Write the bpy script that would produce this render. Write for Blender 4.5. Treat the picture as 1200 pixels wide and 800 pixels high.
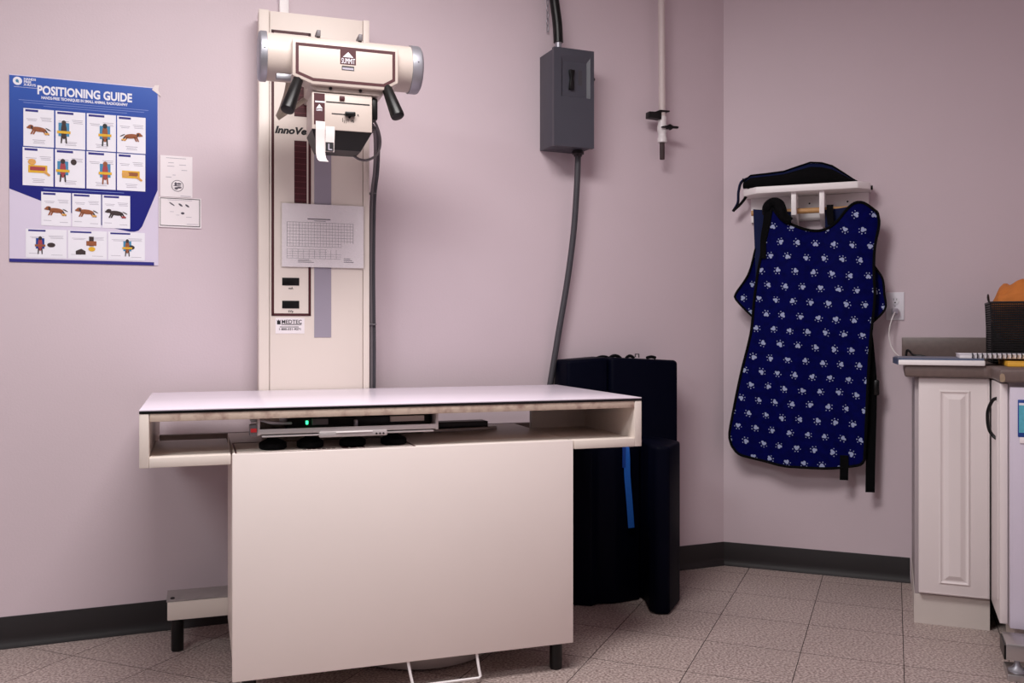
import bpy, bmesh, math, random
from mathutils import Vector, Matrix, noise
random.seed(7)
scene = bpy.context.scene
for o in list(bpy.data.objects):
    bpy.data.objects.remove(o)
COL = scene.collection
PI = math.pi

# ------------------------------------------------------------------ camera, world, lights, exposure
cam = bpy.data.cameras.new('camera')
cam_o = bpy.data.objects.new('camera', cam)
COL.objects.link(cam_o)
cam_o.location = (0, 0, 1.03)
cam_o.rotation_euler = (PI / 2, 0, 0)
cam.sensor_width = 36.0
cam.lens = 36.0 * 1080 / 1200
cam.shift_y = -0.010
cam.clip_start = 0.05
scene.camera = cam_o

world = bpy.data.worlds.new('world')
scene.world = world
world.use_nodes = True
bg = world.node_tree.nodes['Background']
bg.inputs['Color'].default_value = (1.0, 0.94, 0.96, 1)
bg.inputs['Strength'].default_value = 0.02


def area(name, loc, rot, sx, sy, power, color):
    l = bpy.data.lights.new(name, 'AREA')
    l.shape = 'RECTANGLE'
    l.size, l.size_y = sx, sy
    l.energy = power
    l.color = color
    o = bpy.data.objects.new(name, l)
    COL.objects.link(o)
    o.location = loc
    o.rotation_euler = rot
    return o


area('ceiling_lamp', (-0.24, 1.90, 2.70), (0, 0, math.radians(22.5)), 1.2, 0.6, 56, (1.0, 0.960, 0.945))
area('ceiling_lamp.001', (-1.80, 0.0, 2.70), (0, 0, math.radians(22.5)), 1.2, 0.6, 45, (0.95, 1.0, 1.0))

scene.view_settings.view_transform = 'Standard'
scene.view_settings.look = 'None'
scene.view_settings.gamma = 1.0
scene.view_settings.use_curve_mapping = False
scene.view_settings.exposure = 0.0

# ------------------------------------------------------------------ frames
# every frame: x to the right along the surface, y away from the camera, z up
CX, CY = 0.934, 4.067                       # the obtuse corner of the room
FRAMES = {
    'B': ((CX, CY), math.radians(22.5)),    # back wall: x <= 0, y <= 0 in the room
    'R': ((CX, CY), math.radians(-22.5)),   # right wall: x >= 0, y <= 0 in the room
    'T': ((-0.752, 2.477), math.radians(18.8)),  # front left foot line of the table
    'W': ((0, 0), 0.0),
}


def to_world(fr, x, y, z=0.0):
    (ox, oy), a = FRAMES[fr]
    c, s = math.cos(a), math.sin(a)
    return Vector((ox + c * x - s * y, oy + s * x + c * y, z))


# ------------------------------------------------------------------ materials
def srgb(r, g, b):
    def f(c):
        c /= 255.0
        return c / 12.92 if c <= 0.04045 else ((c + 0.055) / 1.055) ** 2.4
    return (f(r), f(g), f(b), 1)


def mat(name, col, rough=0.5, metal=0.0, var=0.06, scale=12.0, bump=0.0, bscale=80.0, coat=0.0, spec=0.5, stretch=None, sheen=0.0):
    m = bpy.data.materials.new(name)
    m.use_nodes = True
    nt = m.node_tree
    b = nt.nodes['Principled BSDF']
    tc = nt.nodes.new('ShaderNodeTexCoord')
    mp = nt.nodes.new('ShaderNodeMapping')
    nt.links.new(tc.outputs['Object'], mp.inputs['Vector'])
    if stretch:
        mp.inputs['Scale'].default_value = stretch
    n = nt.nodes.new('ShaderNodeTexNoise')
    n.inputs['Scale'].default_value = scale
    n.inputs['Detail'].default_value = 4
    nt.links.new(mp.outputs['Vector'], n.inputs['Vector'])
    mx = nt.nodes.new('ShaderNodeMix')
    mx.data_type = 'RGBA'
    c = Vector(col[:3])
    mx.inputs['A'].default_value = (*(c * (1 - var)), 1)
    mx.inputs['B'].default_value = (*[min(1, v * (1 + var)) for v in c], 1)
    nt.links.new(n.outputs['Fac'], mx.inputs['Factor'])
    nt.links.new(mx.outputs['Result'], b.inputs['Base Color'])
    b.inputs['Roughness'].default_value = rough
    b.inputs['Metallic'].default_value = metal
    b.inputs['Coat Weight'].default_value = coat
    b.inputs['Specular IOR Level'].default_value = spec
    if sheen:
        b.inputs['Sheen Weight'].default_value = sheen
    if bump:
        n2 = nt.nodes.new('ShaderNodeTexNoise')
        n2.inputs['Scale'].default_value = bscale
        n2.inputs['Detail'].default_value = 3
        nt.links.new(mp.outputs['Vector'], n2.inputs['Vector'])
        bp = nt.nodes.new('ShaderNodeBump')
        bp.inputs['Strength'].default_value = bump
        bp.inputs['Distance'].default_value = 0.004
        nt.links.new(n2.outputs['Fac'], bp.inputs['Height'])
        nt.links.new(bp.outputs['Normal'], b.inputs['Normal'])
    return m


WALL_C = srgb(214, 197, 204)
M = {}
M['wall'] = mat('wall_paint', WALL_C, 0.55, var=0.03, scale=2.5, bump=0.10, bscale=140)
M['ceiling'] = mat('ceiling_paint', srgb(225, 220, 220), 0.8, var=0.02)
M['base'] = mat('vinyl_cove', srgb(32, 27, 29), 0.55, var=0.06, scale=6, bump=0.05, bscale=60)
M['grout'] = mat('floor_joint', srgb(60, 50, 48), 0.9)
M['cream'] = mat('cream_enamel', srgb(230, 218, 209), 0.38, var=0.02, scale=5, bump=0.03, bscale=200)
M['cream_head'] = mat('beige_head_enamel', srgb(203, 189, 180), 0.42, var=0.02, scale=5, bump=0.03, bscale=200)
M['rail_metal'] = mat('galvanised_cover', srgb(150, 141, 140), 0.6, 0.0, var=0.14, scale=40)
M['alu'] = mat('bright_aluminium', srgb(206, 198, 198), 0.38, 0.35, var=0.06, scale=15, stretch=(1, 30, 30))
M['poster_white'] = mat('poster_white', srgb(222, 212, 232), 0.4, var=0.01)
M['panel'] = mat('table_panel_enamel', srgb(243, 231, 226), 0.42, var=0.02, scale=4, bump=0.03, bscale=200)
M['laminate'] = mat('table_laminate', srgb(229, 218, 231), 0.25, var=0.02, scale=6)
M['black'] = mat('black_plastic', srgb(11, 10, 11), 0.36, var=0.1, spec=0.35)
M['black_soft'] = mat('black_webbing', srgb(7, 7, 9), 0.85, var=0.2, scale=60, bump=0.3, bscale=400, spec=0.12)
M['maroon'] = mat('maroon_print', srgb(68, 12, 22), 0.55, var=0.08)
M['silver'] = mat('silver_metal', srgb(170, 170, 178), 0.46, 0.75, var=0.06, scale=20, stretch=(1, 1, 30))
M['steel'] = mat('brushed_steel', srgb(196, 192, 192), 0.3, 1.0, var=0.08, scale=15, stretch=(1, 30, 30))
M['darkmetal'] = mat('dark_metal', srgb(58, 54, 56), 0.4, 0.7, var=0.1)
M['greystrip'] = mat('grey_slot', srgb(158, 150, 164), 0.4, var=0.03)
M['paper'] = mat('white_paper', srgb(242, 234, 237), 0.6, var=0.02, scale=20)
M['print'] = mat('printed_ink', srgb(86, 80, 92), 0.6, var=0.05)
M['print_light'] = mat('printed_ink_pale', srgb(168, 162, 176), 0.6, var=0.05)
M['ink'] = mat('black_ink', srgb(26, 24, 28), 0.5, var=0.05)
M['grey_enamel'] = mat('grey_enamel', srgb(66, 66, 76), 0.45, var=0.05, scale=8, bump=0.06, bscale=220)
M['grey_hose'] = mat('grey_conduit', srgb(62, 60, 66), 0.5, var=0.06)
M['grey_cable'] = mat('grey_cable', srgb(104, 98, 102), 0.5, var=0.05)
M['beige_hose'] = mat('beige_hose', srgb(176, 164, 146), 0.5, var=0.05)
M['white_paint'] = mat('white_paint', srgb(246, 241, 241), 0.4, var=0.02, scale=6)
M['pipe'] = mat('pipe_paint', srgb(212, 198, 196), 0.45, var=0.05, scale=30)
M['pvc'] = mat('white_pvc', srgb(228, 222, 222), 0.35, var=0.02)
M['wood'] = mat('pine_dowel', srgb(196, 150, 98), 0.5, var=0.15, scale=20, stretch=(2, 20, 20))
M['navy'] = mat('navy_vinyl', srgb(2, 4, 20), 0.55, var=0.1, scale=8, bump=0.25, bscale=14, spec=0.06)
M['navy_cloth'] = mat('navy_cloth', srgb(12, 24, 66), 0.75, var=0.12, scale=30, bump=0.2, bscale=300, spec=0.2)
M['strap_blue'] = mat('blue_webbing', srgb(24, 96, 190), 0.6, var=0.08, scale=80)
M['counter'] = mat('counter_laminate', srgb(108, 92, 88), 0.38, var=0.22, scale=60, bump=0.03)
M['chip'] = mat('bare_chipboard', srgb(158, 138, 116), 0.85, var=0.15, scale=80, bump=0.4)
M['cabinet'] = mat('cabinet_thermofoil', srgb(232, 222, 222), 0.32, var=0.015, scale=4)
M['cab_side'] = mat('cabinet_side', srgb(172, 160, 164), 0.5, var=0.03)
M['toe'] = mat('toe_kick', srgb(210, 200, 194), 0.5, var=0.04)
M['endpanel'] = mat('end_panel', srgb(214, 206, 222), 0.35, var=0.02)
M['tablet_top'] = mat('blue_grey_cover', srgb(90, 100, 124), 0.35, var=0.05)
M['orange_cloth'] = mat('orange_cloth', srgb(206, 122, 52), 0.8, var=0.15, scale=30, bump=0.35, bscale=120)
M['yellow'] = mat('yellow_paper', srgb(236, 178, 60), 0.6, var=0.04)
M['wire_dark'] = mat('dark_wire', srgb(34, 33, 34), 0.45, 0.4, var=0.1)
M['label_blue'] = mat('label_blue', srgb(22, 62, 142), 0.4, var=0.04)
M['label_teal'] = mat('label_teal', srgb(90, 176, 196), 0.4, var=0.25, scale=120)
M['red'] = mat('red_label', srgb(196, 40, 44), 0.5, var=0.04)
M['tape'] = mat('paper_tape', srgb(236, 224, 222), 0.6, var=0.04, scale=40, bump=0.1)
M['pan'] = mat('pale_floor_pan', srgb(186, 176, 172), 0.45, var=0.03)
M['white_print'] = mat('white_print', srgb(240, 238, 246), 0.5, var=0.01)
M['dblue'] = mat('deep_blue_print', srgb(40, 36, 128), 0.5, var=0.03)
M['brown'] = mat('brown_fur_print', srgb(150, 84, 48), 0.6, var=0.3, scale=140)
M['dark_brown'] = mat('dark_fur_print', srgb(56, 40, 40), 0.6, var=0.3, scale=140)
M['tan'] = mat('tan_print', srgb(222, 164, 84), 0.6, var=0.2, scale=140)
M['cyan'] = mat('cyan_print', srgb(64, 136, 176), 0.6, var=0.1, scale=140)
M['gold'] = mat('gold_print', srgb(226, 176, 40), 0.6, var=0.1, scale=140)
M['mag'] = mat('crimson_print', srgb(166, 60, 66), 0.6, var=0.1, scale=140)


def nn(nt, kind, **kw):
    n = nt.nodes.new(kind)
    for k, v in kw.items():
        setattr(n, k, v)
    return n


def worn_edge():
    m = mat('worn_table_edge', srgb(206, 186, 170), 0.6, var=0.12, scale=30, bump=0.15, bscale=120)
    nt = m.node_tree
    b = nt.nodes['Principled BSDF']
    src = b.inputs['Base Color'].links[0].from_socket
    tc = nn(nt, 'ShaderNodeTexCoord')
    n = nn(nt, 'ShaderNodeTexNoise')
    n.inputs['Scale'].default_value = 34
    n.inputs['Detail'].default_value = 8
    nt.links.new(tc.outputs['Object'], n.inputs['Vector'])
    r = nn(nt, 'ShaderNodeValToRGB')
    r.color_ramp.elements[0].position = 0.48
    r.color_ramp.elements[1].position = 0.80
    nt.links.new(n.outputs['Fac'], r.inputs['Fac'])
    mx = nn(nt, 'ShaderNodeMix', data_type='RGBA')
    nt.links.new(r.outputs['Color'], mx.inputs['Factor'])
    nt.links.new(src, mx.inputs['A'])
    mx.inputs['B'].default_value = srgb(150, 116, 106)
    nt.links.new(mx.outputs['Result'], b.inputs['Base Color'])
    return m


M['worn'] = worn_edge()


def tile_material():
    m = bpy.data.materials.new('vinyl_floor_tile')
    m.use_nodes = True
    nt = m.node_tree
    b = nt.nodes['Principled BSDF']
    g = nn(nt, 'ShaderNodeNewGeometry')
    oi = nn(nt, 'ShaderNodeObjectInfo')
    n1 = nn(nt, 'ShaderNodeTexNoise')
    n1.inputs['Scale'].default_value = 130
    n1.inputs['Detail'].default_value = 3
    n2 = nn(nt, 'ShaderNodeTexNoise')
    n2.inputs['Scale'].default_value = 3.2
    nt.links.new(g.outputs['Position'], n1.inputs['Vector'])
    nt.links.new(g.outputs['Position'], n2.inputs['Vector'])
    r = nn(nt, 'ShaderNodeValToRGB')
    e = r.color_ramp.elements
    e[0].position, e[0].color = 0.38, srgb(132, 112, 108)
    e[1].position, e[1].color = 0.64, srgb(202, 186, 180)
    nt.links.new(n1.outputs['Fac'], r.inputs['Fac'])
    hsv = nn(nt, 'ShaderNodeHueSaturation')
    nt.links.new(r.outputs['Color'], hsv.inputs['Color'])
    ma = nn(nt, 'ShaderNodeMath', operation='MULTIPLY_ADD')
    nt.links.new(oi.outputs['Random'], ma.inputs[0])
    ma.inputs[1].default_value = 0.07
    ma.inputs[2].default_value = 0.90
    mb = nn(nt, 'ShaderNodeMath', operation='MULTIPLY_ADD')
    nt.links.new(n2.outputs['Fac'], mb.inputs[0])
    mb.inputs[1].default_value = 0.16
    nt.links.new(ma.outputs[0], mb.inputs[2])
    nt.links.new(mb.outputs[0], hsv.inputs['Value'])
    nt.links.new(hsv.outputs['Color'], b.inputs['Base Color'])
    b.inputs['Roughness'].default_value = 0.42
    bp = nn(nt, 'ShaderNodeBump')
    bp.inputs['Strength'].default_value = 0.08
    bp.inputs['Distance'].default_value = 0.002
    nt.links.new(n1.outputs['Fac'], bp.inputs['Height'])
    nt.links.new(bp.outputs['Normal'], b.inputs['Normal'])
    return m


M['tile'] = tile_material()


def paw_material():
    m = bpy.data.materials.new('paw_print_cloth')
    m.use_nodes = True
    nt = m.node_tree
    b = nt.nodes['Principled BSDF']
    L = nt.links.new

    def math_(op, a, bb=None):
        n = nn(nt, 'ShaderNodeMath', operation=op)
        for i, v in enumerate((a, bb)):
            if v is None:
                continue
            if isinstance(v, (int, float)):
                n.inputs[i].default_value = v
            else:
                L(v, n.inputs[i])
        return n.outputs[0]

    uv = nn(nt, 'ShaderNodeUVMap')
    uv.uv_map = 'UVMap'
    nz = nn(nt, 'ShaderNodeTexNoise')
    nz.inputs['Scale'].default_value = 9
    L(uv.outputs['UV'], nz.inputs['Vector'])
    vm = nn(nt, 'ShaderNodeVectorMath', operation='MULTIPLY_ADD')
    L(nz.outputs['Color'], vm.inputs[0])
    vm.inputs[1].default_value = (0.02, 0.02, 0)
    L(uv.outputs['UV'], vm.inputs[2])
    sp = nn(nt, 'ShaderNodeSeparateXYZ')
    L(vm.outputs[0], sp.inputs[0])
    v = math_('DIVIDE', math_('ADD', sp.outputs[1], math_('MULTIPLY', sp.outputs[0], 0.08)), 0.0610)
    row = math_('FLOOR', v)
    u = math_('ADD', math_('DIVIDE', sp.outputs[0], 0.0700), math_('MULTIPLY', row, 0.42))
    cu = math_('FLOOR', u)
    fu = math_('MULTIPLY', math_('SUBTRACT', math_('SUBTRACT', u, cu), 0.5), 0.0700)
    fv = math_('MULTIPLY', math_('SUBTRACT', math_('SUBTRACT', v, row), 0.5), 0.0610)
    cell = nn(nt, 'ShaderNodeCombineXYZ')
    L(cu, cell.inputs[0])
    L(row, cell.inputs[1])
    wn = nn(nt, 'ShaderNodeTexWhiteNoise', noise_dimensions='2D')
    L(cell.outputs[0], wn.inputs['Vector'])
    loc = nn(nt, 'ShaderNodeCombineXYZ')
    L(fu, loc.inputs[0])
    L(fv, loc.inputs[1])
    rot = nn(nt, 'ShaderNodeVectorRotate', rotation_type='Z_AXIS')
    L(loc.outputs[0], rot.inputs['Vector'])
    L(math_('MULTIPLY', wn.outputs['Value'], 6.283), rot.inputs['Angle'])
    total = None
    for (cx, cy, r) in ((0, 0.0015, 0.0068), (-0.0052, -0.0040, 0.0052), (0.0052, -0.0040, 0.0052),
                        (-0.0145, 0.0045, 0.0021), (-0.0058, 0.0138, 0.0023), (0.0058, 0.0138, 0.0023), (0.0145, 0.0045, 0.0021)):
        d = nn(nt, 'ShaderNodeVectorMath', operation='DISTANCE')
        L(rot.outputs[0], d.inputs[0])
        d.inputs[1].default_value = (cx, cy, 0)
        hit = math_('LESS_THAN', d.outputs['Value'], r)
        total = hit if total is None else math_('MAXIMUM', total, hit)
    cn = nn(nt, 'ShaderNodeTexNoise')
    cn.inputs['Scale'].default_value = 40
    L(uv.outputs['UV'], cn.inputs['Vector'])
    base = nn(nt, 'ShaderNodeMix', data_type='RGBA')
    base.inputs['A'].default_value = srgb(2, 3, 50)
    base.inputs['B'].default_value = srgb(6, 10, 92)
    L(cn.outputs['Fac'], base.inputs['Factor'])
    mx = nn(nt, 'ShaderNodeMix', data_type='RGBA')
    L(total, mx.inputs['Factor'])
    L(base.outputs['Result'], mx.inputs['A'])
    mx.inputs['B'].default_value = srgb(166, 176, 210)
    L(mx.outputs['Result'], b.inputs['Base Color'])
    b.inputs['Roughness'].default_value = 0.62
    b.inputs['Specular IOR Level'].default_value = 0.04
    return m


M['paw'] = paw_material()


def poster_blue():
    """printed ink that runs from bright blue at the top to deep blue lower down"""
    m = bpy.data.materials.new('poster_blue_print')
    m.use_nodes = True
    nt = m.node_tree
    b = nt.nodes['Principled BSDF']
    tc = nn(nt, 'ShaderNodeTexCoord')
    sp = nn(nt, 'ShaderNodeSeparateXYZ')
    nt.links.new(tc.outputs['Generated'], sp.inputs[0])
    r = nn(nt, 'ShaderNodeValToRGB')
    e = r.color_ramp.elements
    e[0].position, e[0].color = 0.35, srgb(32, 36, 124)
    e[1].position, e[1].color = 1.0, srgb(50, 92, 182)
    nt.links.new(sp.outputs[2], r.inputs['Fac'])
    nt.links.new(r.outputs['Color'], b.inputs['Base Color'])
    b.inputs['Roughness'].default_value = 0.3
    return m


M['poster_blue'] = poster_blue()


def emission(name, col, s):
    m = bpy.data.materials.new(name)
    m.use_nodes = True
    b = m.node_tree.nodes['Principled BSDF']
    b.inputs['Base Color'].default_value = col
    b.inputs['Emission Color'].default_value = col
    b.inputs['Emission Strength'].default_value = s
    return m


M['led'] = emission('green_lamp', (0.05, 0.9, 0.35, 1), 2.2)


def clear_plastic():
    m = bpy.data.materials.new('clear_sleeve')
    m.use_nodes = True
    nt = m.node_tree
    out = nt.nodes['Material Output']
    nt.nodes.remove(nt.nodes['Principled BSDF'])
    t = nn(nt, 'ShaderNodeBsdfTransparent')
    g = nn(nt, 'ShaderNodeBsdfGlossy')
    g.inputs['Roughness'].default_value = 0.15
    n = nn(nt, 'ShaderNodeTexNoise')
    n.inputs['Scale'].default_value = 14
    bp = nn(nt, 'ShaderNodeBump')
    bp.inputs['Strength'].default_value = 0.5
    bp.inputs['Distance'].default_value = 0.01
    nt.links.new(n.outputs['Fac'], bp.inputs['Height'])
    nt.links.new(bp.outputs['Normal'], g.inputs['Normal'])
    mx = nn(nt, 'ShaderNodeMixShader')
    mx.inputs['Fac'].default_value = 0.05
    nt.links.new(t.outputs[0], mx.inputs[1])
    nt.links.new(g.outputs[0], mx.inputs[2])
    nt.links.new(mx.outputs[0], out.inputs['Surface'])
    return m


M['sleeve'] = clear_plastic()

# ------------------------------------------------------------------ object helpers
ORG = {}


def thing(name, label, cat, fr, x, y, z=0.0, group=None):
    o = bpy.data.objects.new(name, None)
    COL.objects.link(o)
    o.empty_display_size = 0.05
    o.location = to_world(fr, x, y, z)
    o.rotation_euler = (0, 0, FRAMES[fr][1])
    tag(o, label, cat, group)
    ORG[o] = Vector((x, y, z))
    return o


def tag(o, label, cat, group=None):
    o['label'] = label
    o['category'] = cat
    if group:
        o['group'] = group


STUFF = ('caption', 'fine_print', 'tick_marks', 'printed_table', 'printed_drawing', 'subtitle', 'marks', 'heading')


class MB:
    """collects faces in the frame's own coordinates; build() links ONE mesh object"""

    def __init__(self):
        self.v, self.f, self.mi, self.uv = [], [], [], None

    def add(self, vs, fs, m=0):
        n = len(self.v)
        self.v += [tuple(p) for p in vs]
        for f in fs:
            self.f.append(tuple(i + n for i in f))
            self.mi.append(m)
        return self

    def box(self, x0, x1, y0, y1, z0, z1, b=0.0, m=0, seg=2):
        if b <= 0:
            vs = [(x, y, z) for x in (x0, x1) for y in (y0, y1) for z in (z0, z1)]
            return self.add(vs, [(0, 1, 3, 2), (4, 6, 7, 5), (0, 4, 5, 1), (2, 3, 7, 6), (0, 2, 6, 4), (1, 5, 7, 3)], m)
        bm = bmesh.new()
        bmesh.ops.create_cube(bm, size=1)
        for v in bm.verts:
            v.co = Vector((x0 + (v.co.x + .5) * (x1 - x0), y0 + (v.co.y + .5) * (y1 - y0), z0 + (v.co.z + .5) * (z1 - z0)))
        bmesh.ops.bevel(bm, geom=list(bm.edges), offset=b, segments=seg, affect='EDGES', profile=0.5)
        return self._bm(bm, m)

    def _bm(self, bm, m=0):
        bm.verts.ensure_lookup_table()
        bm.verts.index_update()
        self.add([v.co[:] for v in bm.verts], [[v.index for v in f.verts] for f in bm.faces], m)
        bm.free()
        return self

    def prism(self, poly, axis, a0, a1, m=0, b=0.0, seg=2):
        """poly of 2-D points: axis 'y' -> (x,z), 'z' -> (x,y), 'x' -> (y,z)"""
        def P(p, a):
            return {'y': (p[0], a, p[1]), 'z': (p[0], p[1], a), 'x': (a, p[0], p[1])}[axis]
        bm = bmesh.new()
        lo = [bm.verts.new(P(p, a0)) for p in poly]
        hi = [bm.verts.new(P(p, a1)) for p in poly]
        n = len(poly)
        bm.faces.new(lo[::-1])
        bm.faces.new(hi)
        for i in range(n):
            bm.faces.new((lo[i], lo[(i + 1) % n], hi[(i + 1) % n], hi[i]))
        bmesh.ops.recalc_face_normals(bm, faces=bm.faces)
        if b > 0:
            bmesh.ops.bevel(bm, geom=list(bm.edges), offset=b, segments=seg, affect='EDGES', profile=0.5)
        return self._bm(bm, m)

    def tube(self, path, r, n=10, m=0, caps=True, flat=None):
        """swept circle (or ellipse/ribbon when flat = (ra, rb, up vector))"""
        pts = [Vector(p) for p in path]
        rs = r if isinstance(r, (list, tuple)) else [r] * len(pts)
        up = None
        rings = []
        for i, p in enumerate(pts):
            t = (pts[min(i + 1, len(pts) - 1)] - pts[max(i - 1, 0)]).normalized()
            if flat:
                side = t.cross(Vector(flat[2])).normalized()
                up = side.cross(t).normalized()
            else:
                if up is None:
                    a = Vector((0, 0, 1)) if abs(t.z) < 0.9 else Vector((1, 0, 0))
                    up = (a - t * a.dot(t)).normalized()
                else:
                    up = (up - t * up.dot(t)).normalized()
                side = t.cross(up)
            ra, rb = (flat[0], flat[1]) if flat else (rs[i], rs[i])
            rings.append([p + side * math.cos(2 * PI * k / n + (PI / n if flat else 0)) * ra + up * math.sin(2 * PI * k / n + (PI / n if flat else 0)) * rb for k in range(n)])
        vs = [q for ring in rings for q in ring]
        fs = []
        for i in range(len(pts) - 1):
            for k in range(n):
                fs.append((i * n + k, i * n + (k + 1) % n, (i + 1) * n + (k + 1) % n, (i + 1) * n + k))
        if caps:
            fs.append(tuple(range(n))[::-1])
            fs.append(tuple((len(pts) - 1) * n + k for k in range(n)))
        return self.add(vs, fs, m)

    def ribbon(self, path, width_dir, w, t, m=0):
        """flat band of width w along width_dir and thickness t"""
        pts = [Vector(p) for p in path]
        wd = Vector(width_dir).normalized()
        vs, fs = [], []
        for i, p in enumerate(pts):
            tg = (pts[min(i + 1, len(pts) - 1)] - pts[max(i - 1, 0)]).normalized()
            nrm = tg.cross(wd).normalized()
            for a, c in ((-1, -1), (1, -1), (1, 1), (-1, 1)):
                vs.append(p + wd * a * w / 2 + nrm * c * t / 2)
        for i in range(len(pts) - 1):
            for k in range(4):
                fs.append((i * 4 + k, i * 4 + (k + 1) % 4, i * 4 + 4 + (k + 1) % 4, i * 4 + 4 + k))
        fs.append((3, 2, 1, 0))
        e = (len(pts) - 1) * 4
        fs.append((e, e + 1, e + 2, e + 3))
        return self.add(vs, fs, m)

    def cyl(self, p0, p1, r0, r1=None, n=24, m=0):
        return self.tube([p0, p1], [r0, r0 if r1 is None else r1], n, m)

    def lathe(self, prof, origin, axis='x', n=32, m=0):
        """prof: (along, radius) list"""
        o = Vector(origin)
        ex = {'x': (Vector((1, 0, 0)), Vector((0, 1, 0)), Vector((0, 0, 1))), 'z': (Vector((0, 0, 1)), Vector((1, 0, 0)), Vector((0, 1, 0))), 'y': (Vector((0, 1, 0)), Vector((0, 0, 1)), Vector((1, 0, 0)))}[axis]
        vs, fs = [], []
        for a, r in prof:
            for k in range(n):
                t = 2 * PI * k / n
                vs.append(o + ex[0] * a + ex[1] * r * math.cos(t) + ex[2] * r * math.sin(t))
        for i in range(len(prof) - 1):
            for k in range(n):
                fs.append((i * n + k, i * n + (k + 1) % n, (i + 1) * n + (k + 1) % n, (i + 1) * n + k))
        fs.append(tuple(range(n))[::-1])
        fs.append(tuple((len(prof) - 1) * n + k for k in range(n)))
        return self.add(vs, fs, m)

    def flat(self, poly, y, m=0, t=0.0006):
        """thin printed shape in the x-z plane facing -y"""
        return self.prism(poly, 'y', y - t, y, m)

    def rect(self, x0, x1, z0, z1, y, m=0, t=0.0006):
        return self.box(x0, x1, y - t, y, z0, z1, m=m)

    def ellipse(self, cx, cz, rx, rz, y, m=0, n=16, a=0.0, t=0.0006):
        c, s = math.cos(a), math.sin(a)
        return self.flat([(cx + c * rx * math.cos(2 * PI * k / n) - s * rz * math.sin(2 * PI * k / n), cz + s * rx * math.cos(2 * PI * k / n) + c * rz * math.sin(2 * PI * k / n)) for k in range(n)], y, m, t)

    def text(self, s, x, z, y, size, m=0, width=None, bold=0.0, shear=0.0, align='LEFT', t=0.0006, tilt=0.0):
        cu = bpy.data.curves.new('tmp_text', 'FONT')
        cu.body = s
        cu.size = size
        cu.offset = bold * size
        cu.shear = shear
        cu.resolution_u = 3
        cu.extrude = t / 2
        cu.align_x = align
        ob = bpy.data.objects.new('tmp_text', cu)
        COL.objects.link(ob)
        dg = bpy.context.evaluated_depsgraph_get()
        me = bpy.data.meshes.new_from_object(ob.evaluated_get(dg))
        xs = [v.co.x for v in me.vertices]
        k = 1.0
        if width and xs:
            k = width / max(1e-6, (max(xs) - min(xs)))
        vs = [(x + v.co.x * k, y - t / 2 - v.co.z, z + v.co.y + v.co.x * k * tilt) for v in me.vertices]
        self.add(vs, [tuple(p.vertices) for p in me.polygons], m)
        bpy.data.objects.remove(ob)
        bpy.data.curves.remove(cu)
        bpy.data.meshes.remove(me)
        return self

    def grid(self, pts, m=0):
        """pts[row][col] of 3-D points"""
        nr, nc = len(pts), len(pts[0])
        return self.add([p for r in pts for p in r], [(i * nc + j, i * nc + j + 1, (i + 1) * nc + j + 1, (i + 1) * nc + j) for i in range(nr - 1) for j in range(nc - 1)], m)

    def build(self, name, mats, parent, label=None, smooth=35, fix=False):
        me = bpy.data.meshes.new(name)
        org = ORG.get(parent, Vector((0, 0, 0)))
        me.from_pydata([(v[0] - org.x, v[1] - org.y, v[2] - org.z) for v in self.v], [], self.f)
        for mm in (mats if isinstance(mats, (list, tuple)) else [mats]):
            me.materials.append(M[mm] if isinstance(mm, str) else mm)
        if any(self.mi):
            for p, k in zip(me.polygons, self.mi):
                p.material_index = k
        if fix:
            bm = bmesh.new()
            bm.from_mesh(me)
            bmesh.ops.recalc_face_normals(bm, faces=bm.faces)
            bm.to_mesh(me)
            bm.free()
        if smooth:
            me.shade_smooth()
            me.set_sharp_from_angle(angle=math.radians(smooth))
        me.update()
        o = bpy.data.objects.new(name, me)
        COL.objects.link(o)
        if parent is not None:
            o.parent = parent
            ORG[o] = org
        if label:
            o['label'] = label
        if name in STUFF:
            o['kind'] = 'stuff'
        return o


def solo(name, mb, mats, label, cat, fr, x, y, z=0.0, group=None, smooth=35):
    """a thing that is one mesh"""
    ORG['tmp'] = Vector((x, y, z))
    o = mb.build(name, mats, None, None, smooth)
    o.data.transform(Matrix.Translation(-Vector((x, y, z))))
    o.location = to_world(fr, x, y, z)
    o.rotation_euler = (0, 0, FRAMES[fr][1])
    ORG[o] = Vector((x, y, z))
    tag(o, label, cat, group)
    return o


def structure(name, mb, mats, fr, smooth=0, label=None, cat=None):
    o = mb.build(name, mats, None, None, smooth)
    o.location = to_world(fr, 0, 0, 0)
    o.rotation_euler = (0, 0, FRAMES[fr][1])
    o['kind'] = 'structure'
    o['label'] = label
    o['category'] = cat
    return o


def smooth_path(pts, n=8):
    """Catmull-Rom through the points"""
    P = [Vector(p) for p in pts]
    P = [P[0] * 2 - P[1]] + P + [P[-1] * 2 - P[-2]]
    out = []
    for i in range(1, len(P) - 2):
        for k in range(n):
            t = k / n
            a, b, c, d = P[i - 1], P[i], P[i + 1], P[i + 2]
            out.append(0.5 * ((2 * b) + (c - a) * t + (2 * a - 5 * b + 4 * c - d) * t * t + (3 * b - a - 3 * c + d) * t ** 3))
    out.append(P[-2])
    return out


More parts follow.
